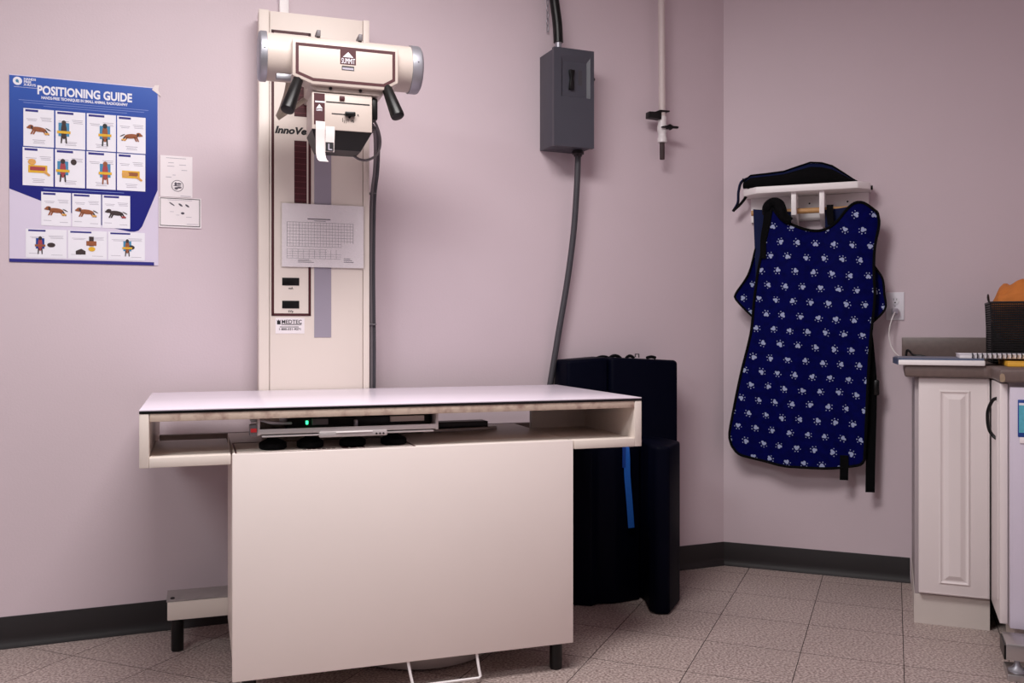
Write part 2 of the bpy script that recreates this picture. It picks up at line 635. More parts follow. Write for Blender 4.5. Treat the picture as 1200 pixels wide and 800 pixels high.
# ------------------------------------------------------------------ the room
CH = 2.75
structure('wall_back', MB().box(-4.9, 0, 0, 0.12, -0.02, CH), 'wall', 'B', label='mauve grey painted wall behind the x-ray table', cat='wall')
structure('wall_right', MB().box(0, 1.66, 0, 0.12, -0.02, CH), 'wall', 'R', label='mauve grey painted angled wall with the apron rack', cat='wall')
structure('wall_side', MB().box(1.66, 1.78, -3.4, 0.12, -0.02, CH), 'wall', 'R', label='mauve grey side wall beyond the cabinets', cat='wall')
structure('wall_left', MB().box(-5.02, -4.9, -4.2, 0.12, -0.02, CH), 'wall', 'B', label='mauve grey side wall left of the poster', cat='wall')
structure('ceiling', MB().box(-5.2, 4.4, -3.2, 5.6, CH, CH + 0.1), 'ceiling', 'W', label='white flat ceiling above the room', cat='ceiling')


def room_clip(poly):
    """cut a polygon in R-frame floor coordinates to the room outline"""
    c45, s45 = math.cos(math.radians(45)), math.sin(math.radians(45))
    planes = [((0, -1), 0.0), ((-1, 0), 1.655 * -1)]
    # back wall: B-frame y <= 0 ; B = R rotated by +45 deg
    def inside(p, k):
        if k == 0:
            return -p[1]
        if k == 1:
            return 1.66 - p[0]
        return -(-s45 * p[0] + c45 * p[1])
    for k in range(3):
        out = []
        for i in range(len(poly)):
            a, b = poly[i], poly[(i + 1) % len(poly)]
            da, db = inside(a, k), inside(b, k)
            if da >= 0:
                out.append(a)
            if da * db < 0:
                t = da / (da - db)
                out.append((a[0] + (b[0] - a[0]) * t, a[1] + (b[1] - a[1]) * t))
        poly = out
        if len(poly) < 3:
            return []
    return poly


fl = structure('floor', MB().box(-5.2, 4.3, -3.0, 5.4, -0.05, -0.003), 'grout', 'W', label='pale speckled vinyl tile floor', cat='floor')
TS = 0.3048
ox, oy = 0.37 * TS, -0.38 * TS
shared = None
for i in range(-11, 6):
    for j in range(0, 12):
        x0, y1 = ox + i * TS, oy - (j - 1) * TS
        y0 = y1 - TS
        g = 0.0010
        full = [(x0 + g, y0 + g), (x0 + TS - g, y0 + g), (x0 + TS - g, y1 - g), (x0 + g, y1 - g)]
        poly = room_clip(full)
        if not poly:
            continue
        area_ = 0.5 * abs(sum(poly[k][0] * poly[(k + 1) % len(poly)][1] - poly[(k + 1) % len(poly)][0] * poly[k][1] for k in range(len(poly))))
        if area_ < 0.0006:
            continue
        whole = len(poly) == 4 and abs(area_ - (TS - 2 * g) ** 2) < 1e-5
        cx, cy = (x0 + TS / 2, y0 + TS / 2)
        if whole and shared:
            o = bpy.data.objects.new('tile', shared)
            COL.objects.link(o)
        else:
            n = len(poly)
            mx_, my_ = sum(p[0] for p in poly) / n, sum(p[1] for p in poly) / n
            def ins(p, d):
                v = Vector((mx_ - p[0], my_ - p[1]))
                l = v.length
                return (p[0] + v.x / l * d, p[1] + v.y / l * d) if l > 2 * d else p
            top = [ins(p, 0.0002) for p in poly]
            vs = [(p[0] - cx, p[1] - cy, 0.0) for p in top] + [(p[0] - cx, p[1] - cy, -0.0004) for p in poly] + [(p[0] - cx, p[1] - cy, -0.003) for p in poly]
            fs = [tuple(range(n))]
            for r in range(2):
                for k in range(n):
                    fs.append((r * n + k, (r + 1) * n + k, (r + 1) * n + (k + 1) % n, r * n + (k + 1) % n))
            me = bpy.data.meshes.new('tile')
            me.from_pydata(vs, [], fs)
            bm = bmesh.new(); bm.from_mesh(me); bmesh.ops.recalc_face_normals(bm, faces=bm.faces)
            if sum(f.normal.z for f in bm.faces) < 0:
                bmesh.ops.reverse_faces(bm, faces=bm.faces)
            bm.to_mesh(me); bm.free()
            me.materials.append(M['tile'])
            me.materials.append(M['grout'])
            for p in me.polygons:
                if abs(p.normal.z) < 0.9:
                    p.material_index = 1
            o = bpy.data.objects.new('tile', me)
            COL.objects.link(o)
            if whole:
                shared = me
        o.parent = fl
        o.location = to_world('R', cx, cy, 0)
        o.rotation_euler = (0, 0, FRAMES['R'][1])

# cove base: 102 mm high, thin above, toe curving out at the floor
cove = [(0, 0), (-0.014, 0), (-0.0135, 0.004), (-0.009, 0.012), (-0.005, 0.022), (-0.0035, 0.034), (-0.0035, 0.098), (-0.002, 0.102), (0, 0.102)]
k = math.tan(math.radians(22.5))


def cove_run(x0, x1, miter0, miter1):
    mb = MB()
    vs = [(x0 + (-k * -p[0] if False else 0) + miter0 * p[0], p[0], p[1]) for p in cove] + [(x1 + miter1 * p[0], p[0], p[1]) for p in cove]
    n = len(cove)
    fs = [tuple(range(n)), tuple(range(2 * n - 1, n - 1, -1))]
    fs += [(i, i + n, (i + 1) % n + n, (i + 1) % n) for i in range(n)]
    return mb.add(vs, fs)


structure('baseboard_back', cove_run(-4.89, 0, 0, k), 'base', 'B', 30, 'charcoal vinyl cove base along the back wall', 'baseboard')
structure('baseboard_right', cove_run(0, 0.755, -k, 0), 'base', 'R', 30, 'charcoal vinyl cove base under the hanging apron', 'baseboard')

# ------------------------------------------------------------------ x-ray table (frame T)
t = thing('x_ray_table', 'cream metal x-ray table with white laminate top and open ends', 'table', 'T', 0.495, 0.36)
MB().box(-0.2325, 1.2212, 0, 0.72, 0.8205, 0.8245, 0.0012).build('tabletop', 'laminate', t, 'glossy white laminate top')
MB().box(-0.2325, 1.2212, -0.001, 0.721, 0.8140, 0.8205, 0.001).build('edge_trim', 'black', t, 'thin black edge strip')
MB().box(-0.2070, 1.196, 0.001, 0.719, 0.7925, 0.8140, 0.001).build('fascia', 'worn', t, 'stained and worn table edge')
for x0, x1 in ((-0.2325, -0.2085), (1.1972, 1.2212)):
    MB().box(x0, x1, 0, 0.72, 0.672, 0.8140, 0.002).build('end_plate', 'cream', t)
for x0, x1, d in ((-0.2085, -0.0035, 0.40), (0.9945, 1.1972, 0.40)):
    MB().box(x0, x1, 0, d, 0.672, 0.6985, 0.002).build('shelf_plate', 'cream', t)
MB().box(0.9945, 1.1972, 0.38, 0.40, 0.6985, 0.7925).build('box_back', 'cream', t)
MB().box(-0.2085, 1.1972, 0.690, 0.718, 0.620, 0.684, 0.002).build('back_rail', mat('rail_shaded', srgb(112, 100, 95), 0.6), t, 'cream rear rail with shade put into its grey brown')  # cream rail; the shade under the tabletop is put into its colour
MB().box(0.0, 0.9914, 0, 0.022, 0.085, 0.700, 0.003).build('front_panel', 'panel', t)
MB().box(0.004, 0.9875, 0.022, 0.54, 0.100, 0.6995, 0.002).build('body_shell', 'cream', t)
dec = MB()
for (x0, x1, y0, y1) in ((0.008, 0.505, 0.006, 0.0110), (0.008, 0.505, 0.250, 0.2545), (0.008, 0.0125, 0.006, 0.2545), (0.5005, 0.505, 0.006, 0.2545)):
    dec.box(x0, x1, y0, y1, 0.6990, 0.7006)
for i in range(7):
    dec.box(0.19 + i * 0.0135, 0.1995 + i * 0.0135, 0.036, 0.046, 0.6995, 0.7002)
for i in range(3):
    dec.box(0.30 + i * 0.0235, 0.317 + i * 0.0235, 0.034, 0.060, 0.6995, 0.7002)
dec.build('decal_outline', 'maroon', t, 'dark maroon outline on the table body top')
for x, y in ((0.9495, 0.040), (0.045, 0.040), (-0.150, 0.580), (0.94, 0.640)):
    MB().lathe([(0.0, 0.0175), (0.004, 0.0195), (0.098, 0.0195), (0.106, 0.0195)], (x, y, 0), 'z', 24).build('foot', 'black', t, 'black round foot')
rail = MB().box(-0.18, 1.0, 0.552, 0.684, 0.105, 0.163, 0.003).build('base_rail', 'cream', t)
MB().box(-0.183, 1.0, 0.556, 0.684, 0.1632, 0.1680, 0.001).build('rail_cover', 'rail_metal', rail, 'grey metal cover strip')
MB().lathe([(0, 0.007), (0.003, 0.007), (0.005, 0.004)], (-0.165, 0.58, 0.168), 'z', 12).build('bolt', 'darkmetal', rail)
MB().tube([(0.480, 0.012, 0.100), (0.4885, 0.006, 0.05), (0.494, -0.002, 0.020), (0.500, -0.003, 0.0155), (0.690, -0.003, 0.0155), (0.696, -0.002, 0.020), (0.692, 0.006, 0.05), (0.687, 0.012, 0.100)], 0.0042, 10).build('pedal_loop', 'white_paint', t, 'white bent wire pedal loop')
MB().box(0.10, 0.84, 0.385, 0.450, 0.6997, 0.7270, 0.002).build('shade_box', 'black', t, 'black box standing in for the shade behind the tray')  # black box added to darken the shaded gap behind the tray
MB().cyl((0.60, 0.33, 0.7055), (0.862, 0.362, 0.7055), 0.006, n=10).build('guide_rod', 'alu', t, 'thin metal guide rod')

solo('floor_pan', MB().lathe([(0.0, 0.215), (0.006, 0.235), (0.040, 0.258), (0.048, 0.258), (0.048, 0.245), (0.016, 0.222)], (0.600, 0.372, 0.0005), 'z', 48), 'pan',
     'pale round shallow pan on the floor under the x-ray table', 'pan', 'T', 0.60, 0.372, 0.0005)

# ---- detector tray between the tabletop and the body
t = thing('detector_tray', 'silver detector tray with green light slid under the tabletop', 'detector tray', 'T', 0.32, 0.15, 0.70)
MB().box(0.072, 0.568, 0.020, 0.34, 0.7475, 0.7530, 0.001).box(0.072, 0.568, 0.018, 0.024, 0.7475, 0.7615, 0.001).build('tray_frame', 'alu', t)
for x0, x1 in ((0.078, 0.235), (0.42, 0.560)):
    MB().box(x0, x1, 0.016, 0.10, 0.7395, 0.7440, 0.001).build('lower_rail', 'alu', t)
pl = MB().box(0.232, 0.423, 0.010, 0.030, 0.7340, 0.7505, 0.003).build('handle_plate', 'alu', t)
MB().box(0.278, 0.381, 0.0075, 0.0125, 0.7455, 0.7490, 0.001).build('grip_lip', 'white_paint', pl, 'bright grip lip')
sc = MB()
for x in (0.392, 0.402, 0.412):
    sc.cyl((x, 0.0085, 0.7405), (x, 0.0105, 0.7405), 0.0028, n=10)
sc.build('screw', 'darkmetal', pl)
MB().box(0.15, 0.560, 0.060, 0.33, 0.7535, 0.7850, 0.002).build('cassette', 'black', t, 'black detector cassette')
MB().box(0.200, 0.2065, 0.050, 0.060, 0.768, 0.7780, 0.001).build('indicator_light', 'led', t, 'lit green indicator lamp')
MB().box(0.217, 0.262, 0.050, 0.060, 0.766, 0.7830, 0.001).build('grey_plug', 'grey_cable', t)
MB().box(0.440, 0.540, 0.050, 0.060, 0.7685, 0.7840, 0.001).build('light_strip', 'cream', t, 'pale strip on the cassette edge')
MB().box(0.335, 0.345, 0.044, 0.060, 0.757, 0.7780, 0.003).build('latch', 'silver', t)
for x0, x1 in ((0.066, 0.073), (0.567, 0.5745)):
    MB().box(x0, x1, 0.018, 0.34, 0.7450, 0.7920, 0.001).build('end_bracket', 'alu', t)
bl = MB().box(0.046, 0.066, 0.016, 0.05, 0.7440, 0.7745, 0.002).build('connector_block', 'grey_cable', t)
MB().box(0.0485, 0.0645, 0.0145, 0.0165, 0.7545, 0.7650, 0.0005).build('warning_label', 'red', bl, 'small red label')
for k_, (dz, dy) in enumerate(((0.0, 0.0), (-0.003, 0.03))):
    MB().tube(smooth_path([(0.052, 0.05 + dy, 0.786 + dz), (0.08, 0.030 + dy, 0.785 + dz), (0.11, 0.030 + dy, 0.777 + dz), (0.16, 0.06 + dy, 0.772 + dz)]), 0.0045, 8).build('cable', 'silver', t)
for x in (0.112, 0.215, 0.335, 0.455):
    MB().lathe([(0, 0.034), (0.003, 0.038), (0.016, 0.038), (0.021, 0.032), (0.028, 0.016), (0.0385, 0.016)], (x, 0.080, 0.7008), 'z', 24).build('knob', 'black_soft', t, 'black round knob')

# ------------------------------------------------------------------ column (frame T)
t = thing('x_ray_column', 'tall cream x-ray column with maroon trim and two black displays', 'x-ray column', 'T', 0.305, 0.77)
MB().box(0.1125, 0.4980, 0.735, 0.812, 0.0, 2.150, 0.003).build('body', 'cream', t)
MB().box(0.1500, 0.4735, 0.726, 0.735, 0.30, 2.147, 0.0015).build('front_cover', 'cream', t)
for x0, x1 in ((0.1125, 0.1478), (0.4757, 0.4980)):
    MB().box(x0, x1, 0.7255, 0.735, 0.0, 2.150, 0.002).build('side_strip', 'cream', t)
YF = 0.726
MB().box(0.1570, 0.2890, 0.7245, YF, 1.086, 2.078).build('control_overlay', 'cream', t)
bd = MB()
for (x0, x1, z0, z1) in ((0.1550, 0.1640, 1.084, 2.082), (0.2815, 0.2905, 1.084, 2.082), (0.1550, 0.2905, 1.084, 1.0925), (0.1550, 0.2905, 2.072, 2.082)):
    bd.rect(x0, x1, z0, z1, 0.7245, t=0.0007)
bd.build('overlay_border', 'maroon', t, 'dark maroon border line')
for z0, z1 in ((1.480, 1.700), (1.785, 1.960)):
    s_ = MB().rect(0.2330, 0.2760, z0, z1, 0.7245, t=0.0006).build('scale_strip', 'maroon', t, 'dark maroon scale strip')
    tk = MB()
    z = z0 + 0.012
    kk = 0
    while z < z1 - 0.005:
        tk.rect(0.2330, 0.2760, z, z + 0.0012, 0.7238, t=0.0003)
        z += 0.021
        kk += 1
    tk.build('tick_marks', mat('tick_red', srgb(126, 60, 70), 0.5), s_)
MB().rect(0.2350, 0.2650, 2.052, 2.0545, 0.7245).build('dash_mark', 'ink', t)
MB().text('InnoVet', 0.1660, 1.7230, 0.7245, 0.033, bold=0.048, shear=0.25, width=0.124).build('lettering', 'ink', t, 'black italic InnoVet lettering', smooth=0)
for z in (1.1905, 1.1100):
    MB().box(0.1915, 0.2500, 0.7225, 0.7245, z, z + 0.0270, 0.0006).build('display', 'black', t, 'black digital display')
MB().text('mA', 0.2210, 1.1770, 0.7245, 0.011, align='CENTER', bold=0.02).text('kVp', 0.2210, 1.0965, 0.7245, 0.011, align='CENTER', bold=0.02).build('caption', 'ink', t, smooth=0)
MB().box(0.3020, 0.3615, 0.7245, 0.7262, 1.008, 1.900).build('slot_strip', 'greystrip', t, 'grey vertical slot cover')
lb = MB().box(0.1690, 0.2680, 0.7247, YF, 1.022, 1.077).build('maker_label', 'paper', t, 'white MEDTEC sticker')
MB().text('MEDTEC', 0.1890, 1.0570, 0.7247, 0.0185, bold=0.012, width=0.0690).rect(0.1890, 0.2580, 1.0525, 1.0552, 0.7247).flat([(0.1740, 1.054), (0.1860, 1.054), (0.1860, 1.071), (0.1830, 1.066), (0.1800, 1.071), (0.1770, 1.066), (0.1740, 1.071)], 0.7247) \
    .rect(0.1830, 0.2480, 1.0440, 1.0462, 0.7247).text('1-800-551-9271', 0.1790, 1.0340, 0.7247, 0.0100, bold=0.02, width=0.0740).build('lettering', 'ink', lb, smooth=0)

# ---- laminated technique chart
t = thing('technique_chart', 'white printed technique chart in a clear sleeve taped on the column', 'chart', 'T', 0.333, 0.7185, 1.252)
MB().box(0.1900, 0.4760, 0.7190, 0.7196, 1.256, 1.478).build('sheet', 'paper', t)
MB().box(0.1850, 0.4815, 0.7178, 0.7182, 1.251, 1.482).build('sleeve', 'sleeve', t, 'clear plastic sleeve')
for x0, x1, y1 in ((0.20, 0.23, 0.7243), (0.43, 0.46, 0.7258)):
    MB().box(x0, x1, 0.7196, y1, 1.44, 1.47).build('mounting_tape', 'tape', t)
gr = MB()
for i in range(23):
    x = 0.207 + i * 0.0105
    gr.rect(x, x + (0.0011 if i in (0, 4, 22) else 0.0006), 1.342 if i > 18 else 1.328, 1.413, 0.7190, t=0.0002)
for i in range(9):
    z = 1.413 - i * 0.01065
    gr.rect(0.207, 0.4391 if i < 7 else 0.3960, z, z + 0.0008, 0.7190, t=0.0002)
for i in range(5):
    gr.rect(0.207, 0.396 - 0.05 * (i > 2), 1.286 + i * 0.008, 1.2867 + i * 0.008, 0.7190, t=0.0002)
for i in range(10):
    gr.rect(0.2070 + i * 0.019, 0.2078 + i * 0.019, 1.286, 1.318, 0.7190, t=0.0002)
for i in range(3):
    gr.rect(0.245, 0.30 - i * 0.008, 1.272 + i * 0.0045, 1.2735 + i * 0.0045, 0.7190, t=0.0002)
    gr.rect(0.405, 0.44 - i * 0.006, 1.275 + i * 0.006, 1.277 + i * 0.006, 0.7190, t=0.0002)
gr.build('printed_table', 'print', t, 'printed grid of figures', smooth=0)
MB().rect(0.278, 0.358, 1.4240, 1.4275, 0.7190, t=0.0002).rect(0.300, 0.342, 1.4185, 1.4202, 0.7190, t=0.0002).build('heading', 'print', t, smooth=0)

# ------------------------------------------------------------------ tube head (frame T)
t = thing('x_ray_tube_head', 'cream x-ray tube head with silver end caps and black grip handles', 'x-ray head', 'T', 0.343, 0.36, 1.60)
AZ, AD = 1.880, 0.36
MB().lathe([(0.110, 0.070), (0.112, 0.0725), (0.560, 0.0725), (0.566, 0.070)], (0, AD, AZ), 'x', 48).build('tube_housing', 'cream_head', t)
for pr_ in ([(0.0874, 0.060), (0.0885, 0.070), (0.093, 0.0755), (0.0955, 0.0765), (0.112, 0.0765), (0.113, 0.073)], [(0.560, 0.073), (0.561, 0.0765), (0.586, 0.0765), (0.592, 0.074), (0.597, 0.066), (0.599, 0.052)]):
    c_ = MB().lathe(pr_, (0, AD, AZ), 'x', 48).build('end_cap', 'silver', t, 'silver metal end cap')
    xs = (pr_[0][0] + pr_[-1][0]) / 2 + (0.003 if pr_[0][0] < 0.3 else -0.002)
    MB().lathe([(-0.0012, 0.002), (0.0015, 0.003)], (xs, AD - 0.0755, AZ + 0.006), 'y', 10).build('screw', 'ink', c_)
MB().box(0.140, 0.185, AD - 0.045, AD - 0.02, AZ - 0.0755, AZ - 0.060, 0.002).build('underside_bracket', 'silver', t)
cov = [(0.183, 1.9160), (0.5085, 1.9160), (0.5085, 1.8080), (0.466, 1.7830), (0.243, 1.7830), (0.183, 1.8050)]
fc = MB().prism(cov, 'y', 0.268, 0.345, b=0.004).build('front_cover', 'cream_head', t)
cxm, czm = 0.346, 1.852


def inset(poly, d):
    out = []
    n = len(poly)
    for i in range(n):
        a, b, c = Vector(poly[i - 1]), Vector(poly[i]), Vector(poly[(i + 1) % n])
        e1, e2 = (b - a).normalized(), (c - b).normalized()
        n1, n2 = Vector((e1.y, -e1.x)), Vector((e2.y, -e2.x))
        bis = (n1 + n2).normalized()
        out.append(tuple(b + bis * (d / max(0.3, bis.dot(n1)))))
    return out


o1, o2 = inset(cov, 0.0100), inset(cov, 0.0190)
fr_ = MB()
for i in range(len(cov)):
    j = (i + 1) % len(cov)
    fr_.flat([o1[i], o1[j], o2[j], o2[i]], 0.2680, t=0.0007)
fr_.build('cover_border', 'maroon', fc, 'maroon outline stripe')
lg = MB()
lg.rect(0.327, 0.3755, 1.8520, 1.8985, 0.2680, 0)
lg.flat([(0.3355, 1.8745), (0.3675, 1.8745), (0.3515, 1.8905)], 0.2673, 1)
lg.text('SUMMIT', 0.3305, 1.8550, 0.2673, 0.0235, 1, width=0.0415)
lg.rect(0.3320, 0.3700, 1.8340, 1.8475, 0.2680, 2)
lg.rect(0.3340, 0.3680, 1.8360, 1.8425, 0.2673, 3)
lg.build('emblem', ['maroon', 'white_print', 'ink', 'print_light'], fc, 'maroon emblem reading SUMMIT over a white peak', smooth=0)
MB().prism([(0.235, 1.785), (0.475, 1.785), (0.452, 1.768), (0.260, 1.768)], 'y', 0.285, 0.45, b=0.003).build('lower_housing', 'cream_head', t)
for x in (0.300, 0.392):
    MB().lathe([(0, 0.005), (0.004, 0.005), (0.006, 0.003)], (x, 0.281, 1.778), 'y', 12).build('screw', 'darkmetal', t)
for x in (0.262, 0.392):
    MB().box(x, x + 0.012, AD - 0.045, AD + 0.01, AZ + 0.066, AZ + 0.086, 0.002).build('clip', 'grey_cable', t, 'small grey clip')
for (a, b) in (((0.2030, 0.285, 1.800), (0.1650, 0.238, 1.690)), ((0.4720, 0.285, 1.802), (0.5010, 0.236, 1.695))):
    A, B = Vector(a), Vector(b)
    d = B - A
    MB().tube([A - d * 0.12, A, A + d * 0.5, A + d * 0.93, A + d * 0.985, B], [0.010, 0.0155, 0.0185, 0.0215, 0.0205, 0.016], 20).build('grip_handle', 'black', t, 'black tapered grip handle')
MB().box(0.265, 0.425, 0.40, 0.725, 1.825, 1.935, 0.006).build('support_arm', 'cream_head', t)
# collimator and its pieces
co = MB().box(0.2440, 0.4300, 0.290, 0.435, 1.6520, 1.7660, 0.003).build('collimator', 'cream_head', t)
MB().box(0.285, 0.395, 0.305, 0.42, 1.766, 1.772).build('collar', 'darkmetal', co)
bmv = [(0.2440, 0.292), (0.4300, 0.292), (0.4300, 0.435), (0.2440, 0.435)]
bot = [(0.268, 0.335), (0.402, 0.335), (0.402, 0.435), (0.268, 0.435)]
MB().add([(x, y, 1.652) for x, y in bmv] + [(x, y, 1.600) for x, y in bot], [(0, 1, 2, 3), (7, 6, 5, 4), (0, 4, 5, 1), (1, 5, 6, 2), (2, 6, 7, 3), (3, 7, 4, 0)]).build('light_cone', 'black', co, 'black tapered underside', fix=True)
Y0 = 0.290
MB().rect(0.2500, 0.2830, 1.6660, 1.7620, Y0).rect(0.2540, 0.2830, 1.7340, 1.7385, Y0 - 0.0006, 1).flat([(0.2570, 1.7160), (0.2760, 1.7160), (0.2665, 1.7290)], Y0 - 0.0006, 1) \
    .text('SUMMIT', 0.2570, 1.7080, Y0 - 0.0006, 0.008, 1, width=0.019, bold=0.02).build('name_stripe', ['maroon', 'white_print'], co, 'maroon name stripe', smooth=0)
MB().rect(0.2870, 0.4220, 1.7360, 1.7400, Y0).build('panel_line', 'ink', co)
MB().box(0.3280, 0.3440, Y0 - 0.005, Y0, 1.7450, 1.7590, 0.002).build('button', 'maroon', co, 'dark red push button')
MB().rect(0.3040, 0.3480, 1.7010, 1.7045, Y0).build('slot', 'ink', co)
MB().box(0.3440, 0.3760, Y0 - 0.016, Y0, 1.6965, 1.7100, 0.003).prism([(0.354, 1.697), (0.364, 1.697), (0.359, 1.690)], 'y', Y0 - 0.006, Y0).build('slide_knob', 'black', co, 'black sliding knob')
MB().text('R', 0.3830, 1.7000, Y0, 0.009, bold=0.02).text('FS', 0.3640, 1.6800, Y0, 0.010, bold=0.02).rect(0.3370, 0.3385, 1.679, 1.692, Y0).rect(0.3420, 0.3435, 1.676, 1.684, Y0).rect(0.3480, 0.3495, 1.676, 1.686, Y0).rect(0.3540, 0.3555, 1.680, 1.688, Y0).build('marks', 'ink', co, smooth=0)
MB().ribbon(smooth_path([(0.2695, Y0 - 0.002, 1.676), (0.2695, Y0 - 0.003, 1.655), (0.2700, Y0 + 0.002, 1.620), (0.2710, Y0 + 0.004, 1.580), (0.2740, Y0 - 0.004, 1.560), (0.2790, Y0 - 0.014, 1.551)]), (1, 0.1, 0), 0.0285, 0.0008).build('paper_tape', 'tape', co, 'hanging strip of white tape')
MB().ribbon(smooth_path([(0.2990, Y0 - 0.003, 1.662), (0.2990, Y0 - 0.002, 1.640), (0.2985, Y0 + 0.003, 1.605), (0.2980, Y0 + 0.004, 1.5845)]), (1, 0, 0), 0.0280, 0.0008).build('paper_tape', 'tape', co, 'short hanging strip of white tape')
MB().box(0.2855, 0.3100, Y0 - 0.0002, Y0 + 0.0018, 1.5870, 1.6135).build('side_marker', 'ink', co, 'dark square marker with a pale L')
MB().text('L', 0.2920, 1.5900, Y0 - 0.0002, 0.027, bold=0.02).build('marker_letter', 'print_light', co, smooth=0)
MB().lathe([(0.430, 0.010), (0.432, 0.016), (0.446, 0.016), (0.449, 0.012)], (0, 0.385, 1.722), 'x', 20).build('side_knob', 'black', co, 'black knob on the collimator side')
MB().box(0.4300, 0.4500, 0.300, 0.345, 1.695, 1.765, 0.006).build('cable_socket', 'black', co)

# ---- cables beside the column
t = thing('cable_bundle', 'bundle of grey cables running down the right side of the column', 'cables', 'T', 0.515, 0.745, 0.5)
for k_ in range(3):
    dx, dy = (0.0, 0.011, 0.005)[k_], (0.0, 0.003, 0.014)[k_]
    MB().tube(smooth_path([(0.447, 0.40 + dy, 1.705 - 0.012 * k_), (0.470 + dx, 0.47 + dy, 1.700), (0.497 + dx, 0.60 + dy, 1.665), (0.512 + dx, 0.70 + dy, 1.600), (0.509 + dx, 0.742 + dy, 1.500), (0.506 + dx, 0.745 + dy, 1.25), (0.5085 + dx, 0.745 + dy, 0.95), (0.506 + dx, 0.745 + dy, 0.55), (0.507 + dx, 0.745 + dy, 0.25)], 10), 0.0062, 10).build('cable', 'grey_cable' if k_ != 1 else 'grey_hose', t)
for z in (1.055, 1.53):
    MB().tube([(0.499, 0.735, z), (0.523, 0.735, z), (0.527, 0.752, z), (0.513, 0.768, z), (0.5, 0.752, z), (0.499, 0.735, z)], 0.0025, 6).build('cable_tie', 'grey_cable', t)
solo('looped_cable', MB().tube(smooth_path([(0.444, 0.38, 1.725), (0.470, 0.42, 1.700), (0.4860, 0.45, 1.660), (0.476, 0.45, 1.618), (0.445, 0.44, 1.595), (0.415, 0.43, 1.592), (0.385, 0.42, 1.606)], 10), 0.0042, 10), 'grey_cable',
     'thin grey cable looping under the collimator', 'cable', 'T', 0.44, 0.42, 1.59)
t = thing('beige_hose', 'beige hose hanging below the left end of the tube head', 'hose', 'T', 0.20, 0.50, 1.70)
MB().tube(smooth_path([(0.190, 0.425, 1.85), (0.186, 0.47, 1.805), (0.174, 0.52, 1.762), (0.164, 0.54, 1.738)], 8), 0.0095, 12).build('drop_hose', 'beige_hose', t)
MB().tube(smooth_path([(0.162, 0.54, 1.733), (0.195, 0.52, 1.755), (0.235, 0.47, 1.778), (0.270, 0.44, 1.800)], 8), 0.0080, 12).build('return_hose', 'beige_hose', t)

# ---- white raceway above the column
solo('cable_raceway', MB().box(-1.924, -1.890, -0.022, 0, 1.95, CH, 0.003), 'white_paint', 'narrow white cable raceway rising from behind the column', 'raceway', 'B', -1.907, 0, 1.95)

# ------------------------------------------------------------------ poster (frame B)
PX0, PX1, PZ0, PZ1 = -2.7830, -2.3300, 1.2560, 1.8680
PW, PH = PX1 - PX0, PZ1 - PZ0


def pa(a):
    return PX0 + a * PW


def pb(b):
    return PZ1 - b * PH


t = thing('poster', 'large blue and white POSITIONING GUIDE poster with dog photographs', 'poster', 'B', (PX0 + PX1) / 2, 0, PZ0)
sheet = MB()
pts = []
for i in range(13):
    row = []
    for j in range(11):
        a, b = j / 10, i / 12
        off = 0.0022
        row.append((pa(a), -off, pb(b)))
    pts.append(row)
back = [[(p[0], p[1] + 0.0014, p[2]) for p in r] for r in pts]
sheet.grid([r[::-1] for r in pts])
sheet.grid(back)
sheet.build('sheet', 'poster_white', t)
YP = -0.0026
blue = [(pa(0), pb(0.61)), (pa(0.0), pb(0.006)), (pa(0.995), pb(0.006)), (pa(0.995), pb(0.575)), (pa(0.93), pb(0.70)), (pa(0.885), pb(0.785)), (pa(0.86), pb(0.808)), (pa(0.83), pb(0.815)), (pa(0.80), pb(0.815)), (pa(0.62), pb(0.79)), (pa(0.3), pb(0.695))]
MB().flat(blue, YP, t=0.0003).build('blue_field', 'poster_blue', t, 'printed blue field', smooth=0)
MB().rect(pa(0.0), pa(0.97), pb(1.0), pb(0.982), YP, t=0.0003).build('bottom_band', 'dblue', t, 'dark blue band along the bottom')
YQ = YP - 0.0004
MB().text('POSITIONING GUIDE', pa(0.178), pb(0.094), YQ, 0.0395, bold=0.036, width=PW * 0.635, t=0.0003).build('title', 'white_print', t, 'bold white title POSITIONING GUIDE', smooth=0)
MB().text('HANDS-FREE TECHNIQUES IN SMALL ANIMAL RADIOGRAPHY', pa(0.205), pb(0.119), YQ, 0.0128, bold=0.030, width=PW * 0.58, t=0.0003).build('subtitle', 'white_print', t, smooth=0)
ln = MB()
for i, (a0, a1) in enumerate(((0.06, 0.93), (0.09, 0.90), (0.22, 0.78))):
    ln.rect(pa(a0), pa(a1), pb(0.1345 + 0.0125 * i), pb(0.1320 + 0.0125 * i), YQ, t=0.0003)
ln.rect(pa(0.22), pa(0.76), pb(0.6035), pb(0.6010), YQ, t=0.0003)
ln.build('fine_print', mat('pale_blue_print', srgb(136, 154, 214), 0.5), t, smooth=0)
lo = MB().ellipse(pa(0.052), pb(0.034), 0.0135, 0.0135, YQ, 0, 24, t=0.0003)
lo.ellipse(pa(0.050), pb(0.034), 0.0045, 0.0055, YQ - 0.0003, 1, 12, t=0.0003)
lo.rect(pa(0.054), pa(0.060), pb(0.044), pb(0.034), YQ - 0.0003, 1, t=0.0003)
for i, s in enumerate(('HANDS', 'FREE', 'X-RAYS')):
    lo.text(s, pa(0.092), pb(0.026 + i * 0.0150), YQ, 0.0105, 0, bold=0.03, t=0.0003)
lo.rect(pa(0.03), pa(0.185), pb(0.0665), pb(0.0650), YQ, t=0.0003)
lo.build('logo', ['white_print', 'cyan'], t, 'round white logo beside small white lettering', smooth=0)
YC = YQ


